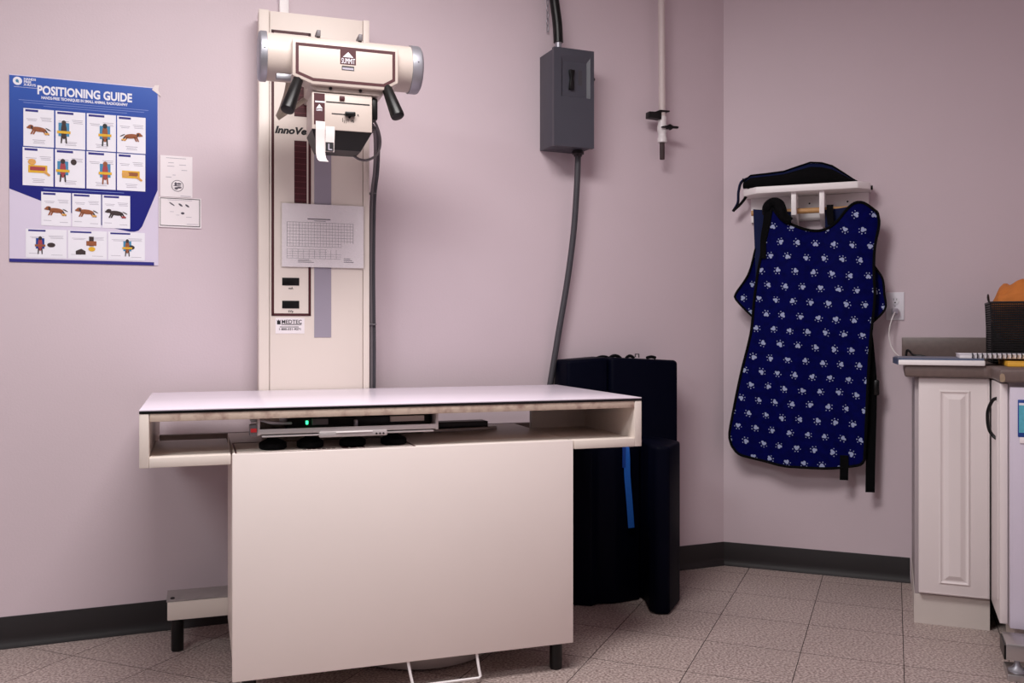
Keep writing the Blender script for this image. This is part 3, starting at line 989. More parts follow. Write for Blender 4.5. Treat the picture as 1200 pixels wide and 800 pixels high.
def dog_side(mb, cx, cz, w, flip=1, body=0, dark=1, pad=2):
    y = YC - 0.0008
    mb.ellipse(cx, cz, w * 0.34, w * 0.12, y, body, 18, a=-0.10 * flip)
    mb.ellipse(cx - flip * w * 0.36, cz + w * 0.10, w * 0.13, w * 0.10, y - 0.0001, body, 14, a=0.3 * flip)
    mb.ellipse(cx - flip * w * 0.47, cz + w * 0.06, w * 0.07, w * 0.045, y - 0.0002, body, 10)
    mb.ellipse(cx - flip * w * 0.31, cz + w * 0.08, w * 0.045, w * 0.09, y - 0.0003, dark, 10, a=0.3 * flip)
    for k_, dx in enumerate((-0.24, -0.14, 0.18, 0.30)):
        x = cx + flip * w * dx
        e = x - flip * w * (0.10 if k_ < 2 else -0.14)
        mb.flat([(x - w * 0.045, cz - w * 0.04), (x + w * 0.045, cz - w * 0.04), (e + w * 0.035, cz - w * 0.26), (e - w * 0.035, cz - w * 0.26)], y - 0.0002, dark if k_ == 3 else body, 0.0004)
    mb.ellipse(cx + flip * w * 0.42, cz + w * 0.02, w * 0.14, w * 0.025, y - 0.0002, dark, 10, a=-0.5 * flip)
    mb.ellipse(cx + flip * w * 0.36, cz - w * 0.20, w * 0.12, w * 0.05, y - 0.0003, pad, 12)


def dog_top(mb, cx, cz, h, trough=2, band=3, body=0, dark=1):
    y = YC - 0.0008
    w = h * 0.42
    mb.rect(cx - w / 2, cx + w / 2, cz - h * 0.22, cz + h * 0.36, y, trough)
    mb.ellipse(cx, cz + h * 0.02, w * 0.27, h * 0.36, y - 0.0002, body, 18)
    mb.ellipse(cx, cz + h * 0.36, w * 0.22, h * 0.11, y - 0.0003, dark, 14)
    mb.rect(cx - w * 0.62, cx + w * 0.62, cz - h * 0.10, cz + h * 0.01, y - 0.0004, band)
    for s in (-1, 1):
        mb.flat([(cx + s * w * 0.10, cz - h * 0.2), (cx + s * w * 0.26, cz - h * 0.2), (cx + s * w * 0.30, cz - h * 0.52), (cx + s * w * 0.18, cz - h * 0.52)], y - 0.0003, dark)


cards = []
for r, (b0, b1, cols) in enumerate(((0.176, 0.378, ((0.090, 0.288), (0.298, 0.496), (0.506, 0.704), (0.712, 0.910))),
                                    (0.384, 0.588, ((0.085, 0.285), (0.295, 0.494), (0.504, 0.702), (0.711, 0.908))),
                                    (0.618, 0.800, ((0.205, 0.400), (0.408, 0.602), (0.610, 0.802))),
                                    (0.820, 0.975, ((0.105, 0.372), (0.380, 0.642), (0.650, 0.905))))):
    for c, (a0, a1) in enumerate(cols):
        cards.append((r, c, a0, a1, b0, b1))
kinds = {(0, 0): 's', (0, 1): 't', (0, 2): 't2', (0, 3): 's-', (1, 0): 'b', (1, 1): 't3', (1, 2): 't4', (1, 3): 'b-', (2, 0): 's', (2, 1): 's-', (2, 2): 'd', (3, 0): 't5', (3, 1): 'x', (3, 2): 't6'}
for r, c, a0, a1, b0, b1 in cards:
    x0, x1, z1, z0 = pa(a0), pa(a1), pb(b0), pb(b1)
    w, h = x1 - x0, z1 - z0
    cd = MB().rect(x0, x1, z0, z1, YC, t=0.0003).build('card', 'white_print', t)
    MB().rect(x0 + w * 0.06, x0 + w * (0.48 if c in (0, 3) else 0.60), z1 - h * 0.085, z1 - h * 0.025, YC - 0.0003, t=0.0002).build('header_bar', 'dblue', cd)
    cp = MB()
    for (u0, u1, v) in ((0.10, 0.45, 0.27), (0.14, 0.42, 0.31), (0.55, 0.92, 0.22), (0.58, 0.90, 0.26), (0.60, 0.92, 0.30)) + (((0.30, 0.72, 0.82), (0.34, 0.68, 0.86), (0.32, 0.70, 0.90)) if r < 2 else ((0.08, 0.34, 0.84), (0.62, 0.9, 0.88))):
        cp.rect(x0 + w * u0, x0 + w * u1, z1 - h * (v + 0.012), z1 - h * v, YC - 0.0003, t=0.0002)
    cp.build('caption', 'print_light', cd, smooth=0)
    im = MB()
    kd = kinds[(r, c)]
    cx, cz = x0 + w * 0.5, z0 + h * 0.46
    if kd[0] == 's':
        dog_side(im, cx, cz, w * 0.74, 1 if kd == 's' else -1 if r == 0 else 1, 0 if r < 2 else (0 if c == 0 else 0), 1, 2)
        ms = ['brown', 'dark_brown', 'tan']
    elif kd == 'd':
        dog_side(im, cx, cz, w * 0.74, 1, 0, 0, 1)
        ms = ['dark_brown', 'mag']
    elif kd[0] == 'b':
        im.rect(cx - w * 0.32, cx + w * 0.30, cz - h * 0.12, cz + h * 0.08, YC - 0.0006, 1)
        im.rect(cx - w * 0.26, cx + w * 0.24, cz - h * 0.06, cz + h * 0.04, YC - 0.0010, 2)
        im.ellipse(cx - w * 0.20, cz + (h * 0.16 if kd == 'b' else -h * 0.02), w * 0.13, h * 0.08, YC - 0.0012, 0)
        im.flat([(cx + w * 0.22, cz - h * 0.04), (cx + w * 0.40, cz - h * 0.16), (cx + w * 0.36, cz - h * 0.2), (cx + w * 0.16, cz - h * 0.1)], YC - 0.0012, 0)
        ms = ['tan', 'gold', 'mag' if kd == 'b' else 'brown']
    elif kd == 'x':
        im.rect(cx + w * 0.04, cx + w * 0.16, cz, cz + h * 0.34, YC - 0.0006, 0)
        im.rect(cx - w * 0.03, cx + w * 0.23, cz + h * 0.02, cz + h * 0.18, YC - 0.0008, 1)
        im.ellipse(cx + w * 0.11, cz - h * 0.10, w * 0.09, h * 0.08, YC - 0.0010, 2)
        im.prism([(cx - w * 0.30, cz - h * 0.30), (cx - w * 0.05, cz - h * 0.30), (cx - w * 0.05, cz - h * 0.18), (cx - w * 0.16, cz - h * 0.10), (cx - w * 0.30, cz - h * 0.18)], 'y', YC - 0.0012, YC - 0.0004, 0)
        ms = ['dark_brown', 'brown', 'gold']
    else:
        sets = {'t': ('dark_brown', 'dark_brown', 'cyan', 'gold'), 't2': ('brown', 'ink', 'cyan', 'gold'), 't3': ('mag', 'dark_brown', 'cyan', 'gold'), 't4': ('mag', 'brown', 'cyan', 'gold'), 't5': ('mag', 'dark_brown', 'label_blue', 'brown'), 't6': ('brown', 'dark_brown', 'cyan', 'gold')}[kd]
        dx = {'t': -0.22, 't2': 0.12, 't3': -0.24, 't4': 0.14, 't5': -0.15, 't6': 0.02}[kd]
        dog_top(im, cx + w * dx, cz, h * 0.62)
        if kd in ('t3', 't5', 't6'):
            im.ellipse(cx + w * 0.12, cz + h * (0.22 if kd == 't3' else 0.0), w * 0.10, h * 0.08, YC - 0.0008, 1)
        ms = list(sets)
    im.build('photograph', ms, cd, smooth=0)
MB().flat([(pa(0.975), pb(-0.012)), (pa(1.005), pb(-0.014)), (pa(1.0), pb(0.015)), (pa(1.02), pb(0.05)), (pa(0.985), pb(0.03)), (pa(0.955), pb(0.015))], YQ - 0.0005).build('tape', 'tape', t, 'crumpled white tape on the corner')

# ---- two small cards beside the poster
t = thing('instruction_card', 'small plain white card with faint drawings above the bordered card', 'card', 'B', -2.272, 0, 1.494)
MB().box(-2.3235, -2.2190, -0.003, 0, 1.4950, 1.6370).build('sheet', 'paper', t)
d_ = MB()
d_.rect(-2.305, -2.240, 1.6285, 1.6298, -0.003)
for (x0, x1, z) in ((-2.298, -2.280, 1.612), (-2.301, -2.278, 1.600), (-2.262, -2.240, 1.606), (-2.255, -2.236, 1.588), (-2.284, -2.274, 1.570), (-2.306, -2.288, 1.562)):
    d_.rect(x0, x1, z, z + 0.0015, -0.003)
d_.ellipse(-2.2680, 1.534, 0.0200, 0.0200, -0.003, 1, 24)
d_.ellipse(-2.2680, 1.534, 0.0180, 0.0180, -0.0036, 2, 24)
for (dx, dz, rx, rz) in ((-0.006, 0.006, 0.004, 0.006), (0.005, 0.007, 0.008, 0.003), (-0.004, -0.009, 0.006, 0.004), (0.006, -0.006, 0.008, 0.003), (0, 0, 0.014, 0.0015)):
    d_.ellipse(-2.2680 + dx, 1.534 + dz, rx, rz, -0.0042, 1, 12)
d_.rect(-2.258, -2.224, 1.4985, 1.5000, -0.003)
d_.build('printed_drawing', ['print_light', 'print', 'paper'], t, smooth=0)
t = thing('instruction_card', 'small white card with a dark border line below the plain card', 'card', 'B', -2.26, 0, 1.388)
MB().box(-2.3285, -2.1895, -0.004, 0, 1.3890, 1.4930).build('sheet', 'paper', t)
d_ = MB()
for (x0, x1, z0, z1) in ((-2.3245, -2.1945, 1.4885, 1.4905), (-2.3245, -2.1945, 1.3940, 1.3962), (-2.3245, -2.3230, 1.394, 1.4905), (-2.1962, -2.1940, 1.394, 1.4905)):
    d_.rect(x0, x1, z0, z1, -0.004)
d_.build('border_line', 'ink', t, smooth=0)
d_ = MB()
for i, x in enumerate((-2.286, -2.258, -2.236)):
    d_.ellipse(x, 1.470 - i * 0.002, 0.011 if i == 0 else 0.008, 0.0022 + 0.001 * (i > 0), -0.004, 0, 10, a=-0.6)
d_.ellipse(-2.251, 1.4395, 0.006, 0.004, -0.004, 0, 10)
d_.rect(-2.30, -2.22, 1.4838, 1.4848, -0.004, 1)
for (x0, x1, z) in ((-2.292, -2.280, 1.443), (-2.272, -2.262, 1.432), (-2.240, -2.222, 1.426), (-2.238, -2.200, 1.4020)):
    d_.rect(x0, x1, z, z + 0.0012, -0.004, 1)
d_.build('printed_drawing', ['print', 'print_light'], t, smooth=0)

# ------------------------------------------------------------------ switch box on the wall (frame B)
t = thing('disconnect_switch', 'dark grey metal disconnect switch box on the wall', 'switch box', 'B', -0.81, 0, 1.757)
MB().box(-0.8900, -0.7190, -0.125, 0, 1.7580, 2.1370, 0.003).build('box', 'grey_enamel', t)
# cover with a sunken square window: outer frame and sloped recess
cx0, cx1, cz0, cz1, yf = -0.8930, -0.7180, 1.7550, 2.1400, -0.1440
rx0, rx1, rz0, rz1 = -0.8620, -0.7340, 1.9500, 2.1120
ix0, ix1, iz0, iz1, yi = -0.8540, -0.7480, 1.9540, 2.0900, -0.1370
o_ = [(cx0, yf, cz0), (cx1, yf, cz0), (cx1, yf, cz1), (cx0, yf, cz1)]
r_ = [(rx0, yf, rz0), (rx1, yf, rz0), (rx1, yf, rz1), (rx0, yf, rz1)]
i_ = [(ix0, yi, iz0), (ix1, yi, iz0), (ix1, yi, iz1), (ix0, yi, iz1)]
b_ = [(cx0, -0.125, cz0), (cx1, -0.125, cz0), (cx1, -0.125, cz1), (cx0, -0.125, cz1)]
fs = []
for k_ in range(4):
    j_ = (k_ + 1) % 4
    fs += [(k_, j_, 4 + j_, 4 + k_), (4 + k_, 4 + j_, 8 + j_, 8 + k_), (12 + k_, 12 + j_, j_, k_)]
fs.append((8, 9, 10, 11))
cv = MB().add(o_ + r_ + i_ + b_, fs).build('cover', 'grey_enamel', t, smooth=0, fix=False)
MB().prism([(-0.828, 1.980), (-0.808, 1.980), (-0.809, 2.008), (-0.812, 2.020), (-0.808, 2.042), (-0.805, 2.056), (-0.828, 2.056), (-0.826, 2.040), (-0.823, 2.020), (-0.826, 2.005)], 'y', -0.152, -0.1370, b=0.0015).build('toggle_handle', 'black', t, 'black switch handle')
MB().rect(-0.785, -0.768, 2.000, 2.060, -0.1370).build('rating_plate', 'grey_hose', t)
MB().lathe([(0, 0.007), (0.006, 0.007), (0.009, 0.004)], (-0.7180, -0.132, 2.032), 'x', 12).build('cover_screw', 'black', t)
MB().lathe([(0, 0.022), (0.006, 0.022), (0.008, 0.026), (0.014, 0.026), (0.016, 0.016), (0.022, 0.015)], (-0.842, -0.075, 2.137), 'z', 20).build('top_fitting', 'darkmetal', t)
MB().lathe([(0, 0.013), (0.022, 0.013)], (-0.842, -0.075, 2.159), 'z', 16).build('metal_ferrule', 'silver', t, 'short silver ferrule')
MB().lathe([(-0.024, 0.016), (-0.016, 0.018), (-0.015, 0.024), (-0.006, 0.024), (-0.004, 0.02), (0, 0.02)], (-0.752, -0.070, 1.758), 'z', 20).build('bottom_fitting', 'darkmetal', t)
solo('flexible_conduit', MB().tube(smooth_path([(-0.842, -0.075, 2.181), (-0.846, -0.073, 2.26), (-0.858, -0.068, 2.36), (-0.872, -0.06, 2.52), (-0.880, -0.055, CH)], 8), 0.0195, 16), 'black',
     'thick black flexible conduit rising from the switch box', 'conduit', 'B', -0.842, -0.075, 2.181)
solo('conduit_hose', MB().tube(smooth_path([(-0.752, -0.070, 1.734), (-0.755, -0.064, 1.60), (-0.765, -0.054, 1.42), (-0.790, -0.045, 1.22), (-0.826, -0.042, 1.02), (-0.865, -0.040, 0.80), (-0.900, -0.036, 0.62), (-0.93, -0.032, 0.42), (-0.95, -0.03, 0.13)], 8), 0.0125, 14), 'grey_hose',
     'dark grey conduit hose curving down from the switch box', 'conduit', 'B', -0.752, -0.07, 0.13)
ch = thing('jack_chain', 'short silver chain hanging beside the black conduit', 'chain', 'B', -0.860, -0.012, 2.235)
z = 2.238
k_ = 0
link = None
while z < CH - 0.02:
    ang = PI / 2 * (k_ % 2)
    pth = []
    for q in range(13):
        a = 2 * PI * q / 12
        lx, lz = 0.0058 * math.cos(a), 0.0155 * math.sin(a)
        pth.append((-0.860 + lx * math.cos(ang + 0.5), -0.012 + lx * math.sin(ang + 0.5), z + 0.0155 + lz))
    MB().tube(pth, 0.0016, 6, caps=False).build('link', 'silver', ch)
    z += 0.0262
    k_ += 1

# ---- white pipe with valve
t = thing('hanging_pipe', 'white painted pipe with black clamp and valve hanging from the ceiling', 'pipe', 'B', -0.352, -0.06, 1.755)
MB().tube([(-0.358, -0.060, CH), (-0.352, -0.060, 1.925)], 0.0145, 18).build('pipe', 'pipe', t)
MB().lathe([(1.822, 0.014), (1.824, 0.0195), (1.842, 0.0195), (1.846, 0.017), (1.862, 0.0165), (1.872, 0.0205), (1.892, 0.0205), (1.902, 0.017), (1.916, 0.0175), (1.930, 0.0175), (1.934, 0.0145)], (-0.352, -0.060, 0), 'z', 24).build('valve_body', 'pvc', t)
MB().prism([(-0.372, 1.884), (-0.346, 1.890), (-0.334, 1.897), (-0.318, 1.890), (-0.292, 1.890), (-0.292, 1.881), (-0.318, 1.880), (-0.330, 1.871), (-0.344, 1.880), (-0.372, 1.879)], 'y', -0.094, -0.082, b=0.002).build('valve_handle', 'black', t, 'black valve handle')
MB().cyl((-0.340, -0.082, 1.884), (-0.340, -0.070, 1.884), 0.008, n=12).build('valve_stem', 'black', t)
MB().prism([(-0.425, 1.918), (-0.424, 1.945), (-0.395, 1.946), (-0.372, 1.956), (-0.325, 1.957), (-0.325, 1.951), (-0.366, 1.948), (-0.366, 1.917)], 'y', -0.078, -0.046, b=0.002).build('clamp', 'black', t, 'black clamp lever')
MB().lathe([(1.752, 0.0095), (1.756, 0.0105), (1.822, 0.0105)], (-0.352, -0.060, 0), 'z', 16).build('outlet_nozzle', 'dark_brown', t, 'dark outlet nozzle')

# ------------------------------------------------------------------ positioning pads (frame B)
def pad(name, label, poly, z0, z1, bev, x, y, extra=None):
    tt = thing(name, label, 'foam pad', 'B', x, y, z0, 'navy foam positioning pads')
    MB().prism(poly, 'z', z0, z1, b=bev, seg=3).build('cushion', 'navy', tt)
    return tt


# tall pad: right part a little proud of the left part, softly domed top
t = thing('positioning_pad', 'tallest navy vinyl positioning pad standing against the wall', 'foam pad', 'B', -0.58, -0.10, 0, 'navy foam positioning pads')
for (x0, x1, y0, hump) in ((-0.838, -0.655, -0.150, 0.0), (-0.653, -0.342, -0.168, 1.0)):
    mb = MB().box(x0, x1, y0, -0.020, 0.001, 0.925, 0.014, seg=3)
    nv = []
    for (x, y, z) in mb.v:
        if z > 0.6:
            u_ = (x - x0) / (x1 - x0)
            z += (0.010 * math.sin(PI * min(1, max(0, u_))) - 0.016 * u_ * hump + (-0.012 + 0.012 * u_) * (1 - hump)) * (z - 0.6) / 0.325
        nv.append((x, y, z))
    mb.v = nv
    mb.build('cushion', 'navy', t)
for (x, w, h) in ((-0.655, 0.06, -0.001), (-0.600, 0.055, 0.003), (-0.530, 0.036, 0.001), (-0.430, 0.042, -0.004)):
    MB().tube(smooth_path([(x - w / 2, -0.1, 0.920), (x - w / 4, -0.1, 0.926 + h * 0.8), (x, -0.1, 0.928 + h), (x + w / 4, -0.1, 0.926 + h * 0.8), (x + w / 2, -0.1, 0.920)], 4), 0.0065, 8).build('strap_loop', 'black_soft', t, 'black strap loop')
MB().tube([(-0.505, -0.10, 0.924), (-0.505, -0.10, 0.936), (-0.488, -0.10, 0.936), (-0.488, -0.10, 0.922)], 0.0025, 6).build('buckle_ring', 'darkmetal', t)
t = thing('positioning_pad', 'low navy vinyl positioning pad behind the table end with a blue strap', 'foam pad', 'B', -0.75, -0.27, 0, 'navy foam positioning pads')
MB().prism([(-0.885, -0.190), (-0.890, -0.285), (-0.828, -0.333), (-0.790, -0.318), (-0.728, -0.336), (-0.612, -0.322), (-0.612, -0.190)], 'z', 0.001, 0.598, b=0.010, seg=3).build('cushion', 'navy', t)
MB().ribbon(smooth_path([(-0.682, -0.30, 0.601), (-0.684, -0.335, 0.597), (-0.684, -0.345, 0.560), (-0.682, -0.346, 0.48), (-0.672, -0.345, 0.38), (-0.664, -0.344, 0.285)], 5), (1, 0, 0), 0.026, 0.002).build('strap', 'strap_blue', t, 'bright blue webbing strap')
MB().box(-0.702, -0.690, -0.348, -0.343, 0.515, 0.600).build('strap_end', 'label_blue', t)
t = thing('positioning_pad', 'navy vinyl wedge pad with angled corner standing on the floor in front', 'foam pad', 'B', -0.56, -0.36, 0, 'navy foam positioning pads')
MB().prism([(-0.604, -0.338), (-0.662, -0.470), (-0.656, -0.512), (-0.612, -0.530), (-0.482, -0.400), (-0.474, -0.300), (-0.500, -0.215), (-0.600, -0.200)], 'z', 0.001, 0.612, b=0.012, seg=3).build('cushion', 'navy', t)
MB().box(-0.482, -0.466, -0.365, -0.325, 0.548, 0.596, 0.004).build('buckle', 'black', t)
MB().box(-0.480, -0.468, -0.360, -0.330, 0.455, 0.490, 0.004).build('buckle', 'black', t)
MB().box(-0.482, -0.464, -0.370, -0.335, 0.085, 0.135, 0.004).build('buckle', 'black', t)
MB().ribbon([(-0.473, -0.345, 0.55), (-0.4715, -0.345, 0.3), (-0.473, -0.350, 0.13)], (0, 1, 0), 0.024, 0.003).build('strap', 'black_soft', t)

# ------------------------------------------------------------------ apron rack (frame R)
t = thing('apron_rack', 'white wooden wall rack with shelf and dowel holding the apron', 'rack', 'R', 0.37, 0, 1.46)
MB().prism([(0.098, 0), (0.098, -0.090), (0.160, -0.160), (0.560, -0.160), (0.605, -0.105), (0.608, 0)], 'z', 1.6060, 1.6340, b=0.003).build('shelf_board', 'white_paint', t)
MB().box(0.120, 0.598, -0.018, 0, 1.500, 1.6060, 0.002).build('back_board', 'white_paint', t)
for x in (0.300, 0.411):
    MB().prism([(-0.018, 1.606), (-0.140, 1.606), (-0.140, 1.512), (-0.018, 1.470)], 'x', x, x + 0.020, b=0.0015).build('bracket', 'white_paint', t)
MB().cyl((0.132, -0.088, 1.5330), (0.606, -0.088, 1.5330), 0.0115, n=16).build('dowel', 'wood', t, 'pine hanging dowel')
MB().cyl((0.606, -0.050, 1.6200), (0.614, -0.050, 1.6200), 0.009, n=12).build('end_plug', 'black', t, 'black plug in the shelf end')
for x in (0.363, 0.515):
    MB().lathe([(0, 0.004), (-0.002, 0.0035)], (x, -0.018, 1.572), 'y', 10).build('screw', 'darkmetal', t)

# ---- thyroid collar lying on the shelf
t = thing('thyroid_collar', 'dark navy thyroid collar lying on the white rack shelf', 'collar', 'R', 0.32, -0.09, 1.635)
prof = [(0.098, 1.668, 1.640), (0.13, 1.692, 1.640), (0.20, 1.694, 1.640), (0.27, 1.698, 1.637), (0.32, 1.712, 1.636), (0.375, 1.727, 1.636), (0.42, 1.722, 1.636), (0.46, 1.708, 1.636), (0.505, 1.676, 1.636), (0.540, 1.650, 1.637), (0.556, 1.641, 1.638)]
mb = MB()
vs, fs = [], []
for i, (x, zt, zb) in enumerate(prof):
    yc = -0.085 - 0.030 * math.sin(PI * i / (len(prof) - 1))
    hw = 0.018 + 0.012 * math.sin(PI * i / (len(prof) - 1))
    for k_ in range(10):
        a = 2 * PI * k_ / 10
        vs.append((x, yc + hw * math.cos(a) * (1 - 0.45 * max(0, math.sin(a))), (zt + zb) / 2 + (zt - zb) / 2 * math.sin(a)))
for i in range(len(prof) - 1):
    for k_ in range(10):
        fs.append((i * 10 + k_, i * 10 + (k_ + 1) % 10, (i + 1) * 10 + (k_ + 1) % 10, (i + 1) * 10 + k_))
fs += [tuple(range(10))[::-1], tuple((len(prof) - 1) * 10 + k_ for k_ in range(10))]
mb.add(vs, fs)
mb.mi = [1 if 0 else (0 if (f[0] % 10) in (1, 2, 3) else 1) for f in mb.f]
mb.build('collar_body', ['navy_cloth', 'black_soft'], t, 'navy collar band with black lining', smooth=60, fix=True)
MB().tube([(p[0], -0.092 - 0.030 * math.sin(PI * i / (len(prof) - 1)), p[1] + 0.001) for i, p in enumerate(prof)], 0.0035, 8).build('binding', 'black_soft', t)
MB().ribbon(smooth_path([(0.130, -0.080, 1.690), (0.090, -0.078, 1.672), (0.076, -0.075, 1.630), (0.073, -0.072, 1.585), (0.058, -0.072, 1.556), (0.052, -0.072, 1.547)], 6), (0.1, 1, 0), 0.030, 0.004).build('loop_strap', 'navy_cloth', t)
MB().ribbon(smooth_path([(0.054, -0.078, 1.549), (0.090, -0.078, 1.582), (0.120, -0.082, 1.628), (0.112, -0.086, 1.655), (0.098, -0.088, 1.682)], 6), (0.1, 1, 0), 0.030, 0.004).build('loop_strap', 'black_soft', t)

# ---- lead apron with paw prints
t = thing('lead_apron', 'navy blue paw print lead apron hanging on the white rack', 'apron', 'R', 0.36, -0.11, 0.37)


def resample(pts, n):
    P = smooth_path([(p[0], 0, p[1]) for p in pts], 10)
    d = [0]
    for a, b in zip(P, P[1:]):
        d.append(d[-1] + (b - a).length)
    out = []
    for i in range(n):
        s = d[-1] * i / (n - 1)
        for k_ in range(len(d) - 1):
            if d[k_ + 1] >= s - 1e-9:
                q = (s - d[k_]) / max(1e-9, d[k_ + 1] - d[k_])
                p = P[k_].lerp(P[k_ + 1], q)
                out.append((p.x, p.z))
                break
    return out


AL = [(0.2254, 1.5453), (0.2075, 1.4512), (0.1716, 1.3100), (0.1493, 1.1670), (0.1339, 1.0228), (0.0896, 0.8405), (0.0519, 0.6559), (0.0403, 0.5816), (0.0508, 0.5377)]
AB = [(0.0508, 0.5377), (0.0793, 0.5058), (0.1293, 0.4900), (0.2000, 0.4754), (0.2698, 0.4647), (0.3558, 0.4623), (0.4404, 0.4635), (0.5071, 0.4708), (0.5664, 0.4847), (0.5828, 0.5067)]
AR = [(0.6324, 1.5081), (0.6387, 1.4603), (0.6227, 1.3658), (0.6194, 1.2635), (0.6225, 1.1606), (0.6062, 0.9886), (0.5963, 0.8151), (0.5895, 0.6404), (0.5828, 0.5067)]
AT = [(0.2254, 1.5453), (0.2596, 1.4984), (0.3105, 1.4680), (0.3611, 1.4483), (0.4112, 1.4427), (0.4510, 1.4549), (0.4840, 1.4810), (0.5102, 1.5141), (0.5428, 1.5449), (0.5814, 1.5463), (0.6324, 1.5081)]
NU, NV = 41, 61
top, bot = resample(AT, NU), resample(AB, NU)
lef, rig = resample(AL, NV), resample(AR, NV)


def adepth(x, z):
    q = (1.54 - z) / 1.07
    d = 0.150 - 0.050 * q
    d += (0.010 * math.sin(x * 19 + 1.6 * z + 0.6) + 0.006 * math.sin(x * 34 - 2.2 * z)) * min(1, 0.25 + q)
    d += 0.010 * noise.noise(Vector((x * 5, z * 3.2, 1.7)))
    edge = max(0, 0.17 - x) / 0.13 + max(0, x - 0.56) / 0.08
    return -(d - 0.022 * min(1.2, edge) ** 1.5)


def coons(u, v, i, j):
    tx = (1 - v) * top[i][0] + v * bot[i][0] + (1 - u) * lef[j][0] + u * rig[j][0]
    tz = (1 - v) * top[i][1] + v * bot[i][1] + (1 - u) * lef[j][1] + u * rig[j][1]
    tx -= (1 - u) * (1 - v) * top[0][0] + u * (1 - v) * top[-1][0] + (1 - u) * v * bot[0][0] + u * v * bot[-1][0]
    tz -= (1 - u) * (1 - v) * top[0][1] + u * (1 - v) * top[-1][1] + (1 - u) * v * bot[0][1] + u * v * bot[-1][1]
    return tx, tz


def cloth(name, pts, mats, parent, thick=0.008, label=None, uv=True):
    """grid of points (rows from top to bottom) given a back face and closed rim, uv in metres"""
    nr, nc = len(pts), len(pts[0])
    mb = MB()
    fr2 = [p for r in pts for p in r]
    bk2 = [(p[0], p[1] + thick, p[2]) for p in fr2]
    fs = [(i * nc + j, (i + 1) * nc + j, (i + 1) * nc + j + 1, i * nc + j + 1) for i in range(nr - 1) for j in range(nc - 1)]
    N = nr * nc
    fs += [tuple(q + N for q in f[::-1]) for f in fs]
    rim = [j for j in range(nc)] + [i * nc + nc - 1 for i in range(1, nr)] + [(nr - 1) * nc + j for j in range(nc - 2, -1, -1)] + [i * nc for i in range(nr - 2, 0, -1)]
    fs += [(rim[k_], rim[(k_ + 1) % len(rim)], rim[(k_ + 1) % len(rim)] + N, rim[k_] + N) for k_ in range(len(rim))]
    mb.add(fr2 + bk2, fs)
    o = mb.build(name, mats, parent, label, 60)
    if uv:
        l = o.data.uv_layers.new(name='UVMap')
        for lp in o.data.loops:
            p = mb.v[lp.vertex_index]
            l.data[lp.index].uv = (p[0], p[2])
    return o


front = []
for j in range(NV):
    row = []
    for i in range(NU):
        x, z_ = coons(i / (NU - 1), j / (NV - 1), i, j)
        row.append((x, adepth(x, z_), z_))
    front.append(row)
cloth('front_panel', front, 'paw', t, 0.010, 'navy front printed with pale paw prints')
# plain back panel seen behind the neckline
bp_ = []
for j in range(20):
    v = j / 19
    row = []
    for i in range(24):
        u = i / 23
        xl, xr = 0.1420 + 0.010 * v, 0.585
        z_ = 1.5480 - 0.32 * v - 0.02 * math.sin(PI * u) * (1 - v)
        row.append((xl + (xr - xl) * u, -(0.108 - 0.012 * v + 0.005 * math.sin(u * 14)), z_))
    bp_.append(row)
# leave the neck open between the brackets: split in two pieces
left_p = [r[:9] for r in bp_]
right_p = [r[15:] for r in bp_]
cloth('back_panel', left_p, 'navy_cloth', t, 0.006, 'plain navy back panel')
cloth('back_panel', right_p, 'navy_cloth', t, 0.006, 'plain navy back panel')
# printed side flaps
fl_l = [(0.1511, 1.3822), (0.1220, 1.2755), (0.0716, 1.1971), (0.0642, 1.1754), (0.0853, 1.1461), (0.1416, 1.0878)]
fl_r = [(0.6200, 1.2960), (0.6512, 1.2422), (0.6580, 1.1800), (0.6607, 1.1191), (0.6063, 1.0576)]
for pts_, inner, lab in ((fl_l, 0.185, 'printed side flap'), (fl_r, 0.585, 'printed side flap')):
    ed = resample(pts_, 24)
    rows = []
    for (x, z_) in ed:
        rows.append([(x + (inner - x) * q / 6, -(0.098 - 0.010 * math.sin(q / 6 * PI)), z_) if inner > x else (inner + (x - inner) * q / 6, -(0.098 - 0.010 * math.sin(q / 6 * PI)), z_) for q in range(7)])
    cloth('side_flap', rows, 'paw', t, 0.006, lab)
    MB().tube([(x, -0.099, z_) for x, z_ in ed], 0.0045, 8).build('binding', 'black_soft', t)


def on_front(p):
    return (p[0], adepth(p[0], p[1]) - 0.001, p[1])


for nm, curve in (('neck', top), ('left', lef), ('hem', bot), ('right', rig)):
    MB().tube([on_front(p) for p in curve], 0.0058, 8).build('binding', 'black_soft', t, 'black edge binding')
# black shoulder pad and inner collar edge
MB().tube(smooth_path([(0.200, -0.135, 1.520), (0.205, -0.150, 1.548), (0.222, -0.140, 1.564), (0.248, -0.150, 1.560), (0.262, -0.165, 1.535), (0.272, -0.166, 1.505), (0.300, -0.162, 1.482)], 6), [0.017 + 0.006 * math.sin(PI * k_ / 36) for k_ in range(37)], 10).build('shoulder_strap', 'black_soft', t, 'black padded shoulder strap')
MB().ribbon(smooth_path([(0.205, -0.158, 1.530), (0.200, -0.156, 1.48), (0.190, -0.152, 1.42), (0.188, -0.150, 1.335)], 6), (1, 0.2, 0), 0.024, 0.006).build('front_strap', 'black_soft', t)
MB().ribbon(smooth_path([(0.452, -0.122, 1.548), (0.452, -0.130, 1.51), (0.456, -0.136, 1.465)], 6), (1, 0, 0), 0.026, 0.006).build('neck_strap', 'black_soft', t)
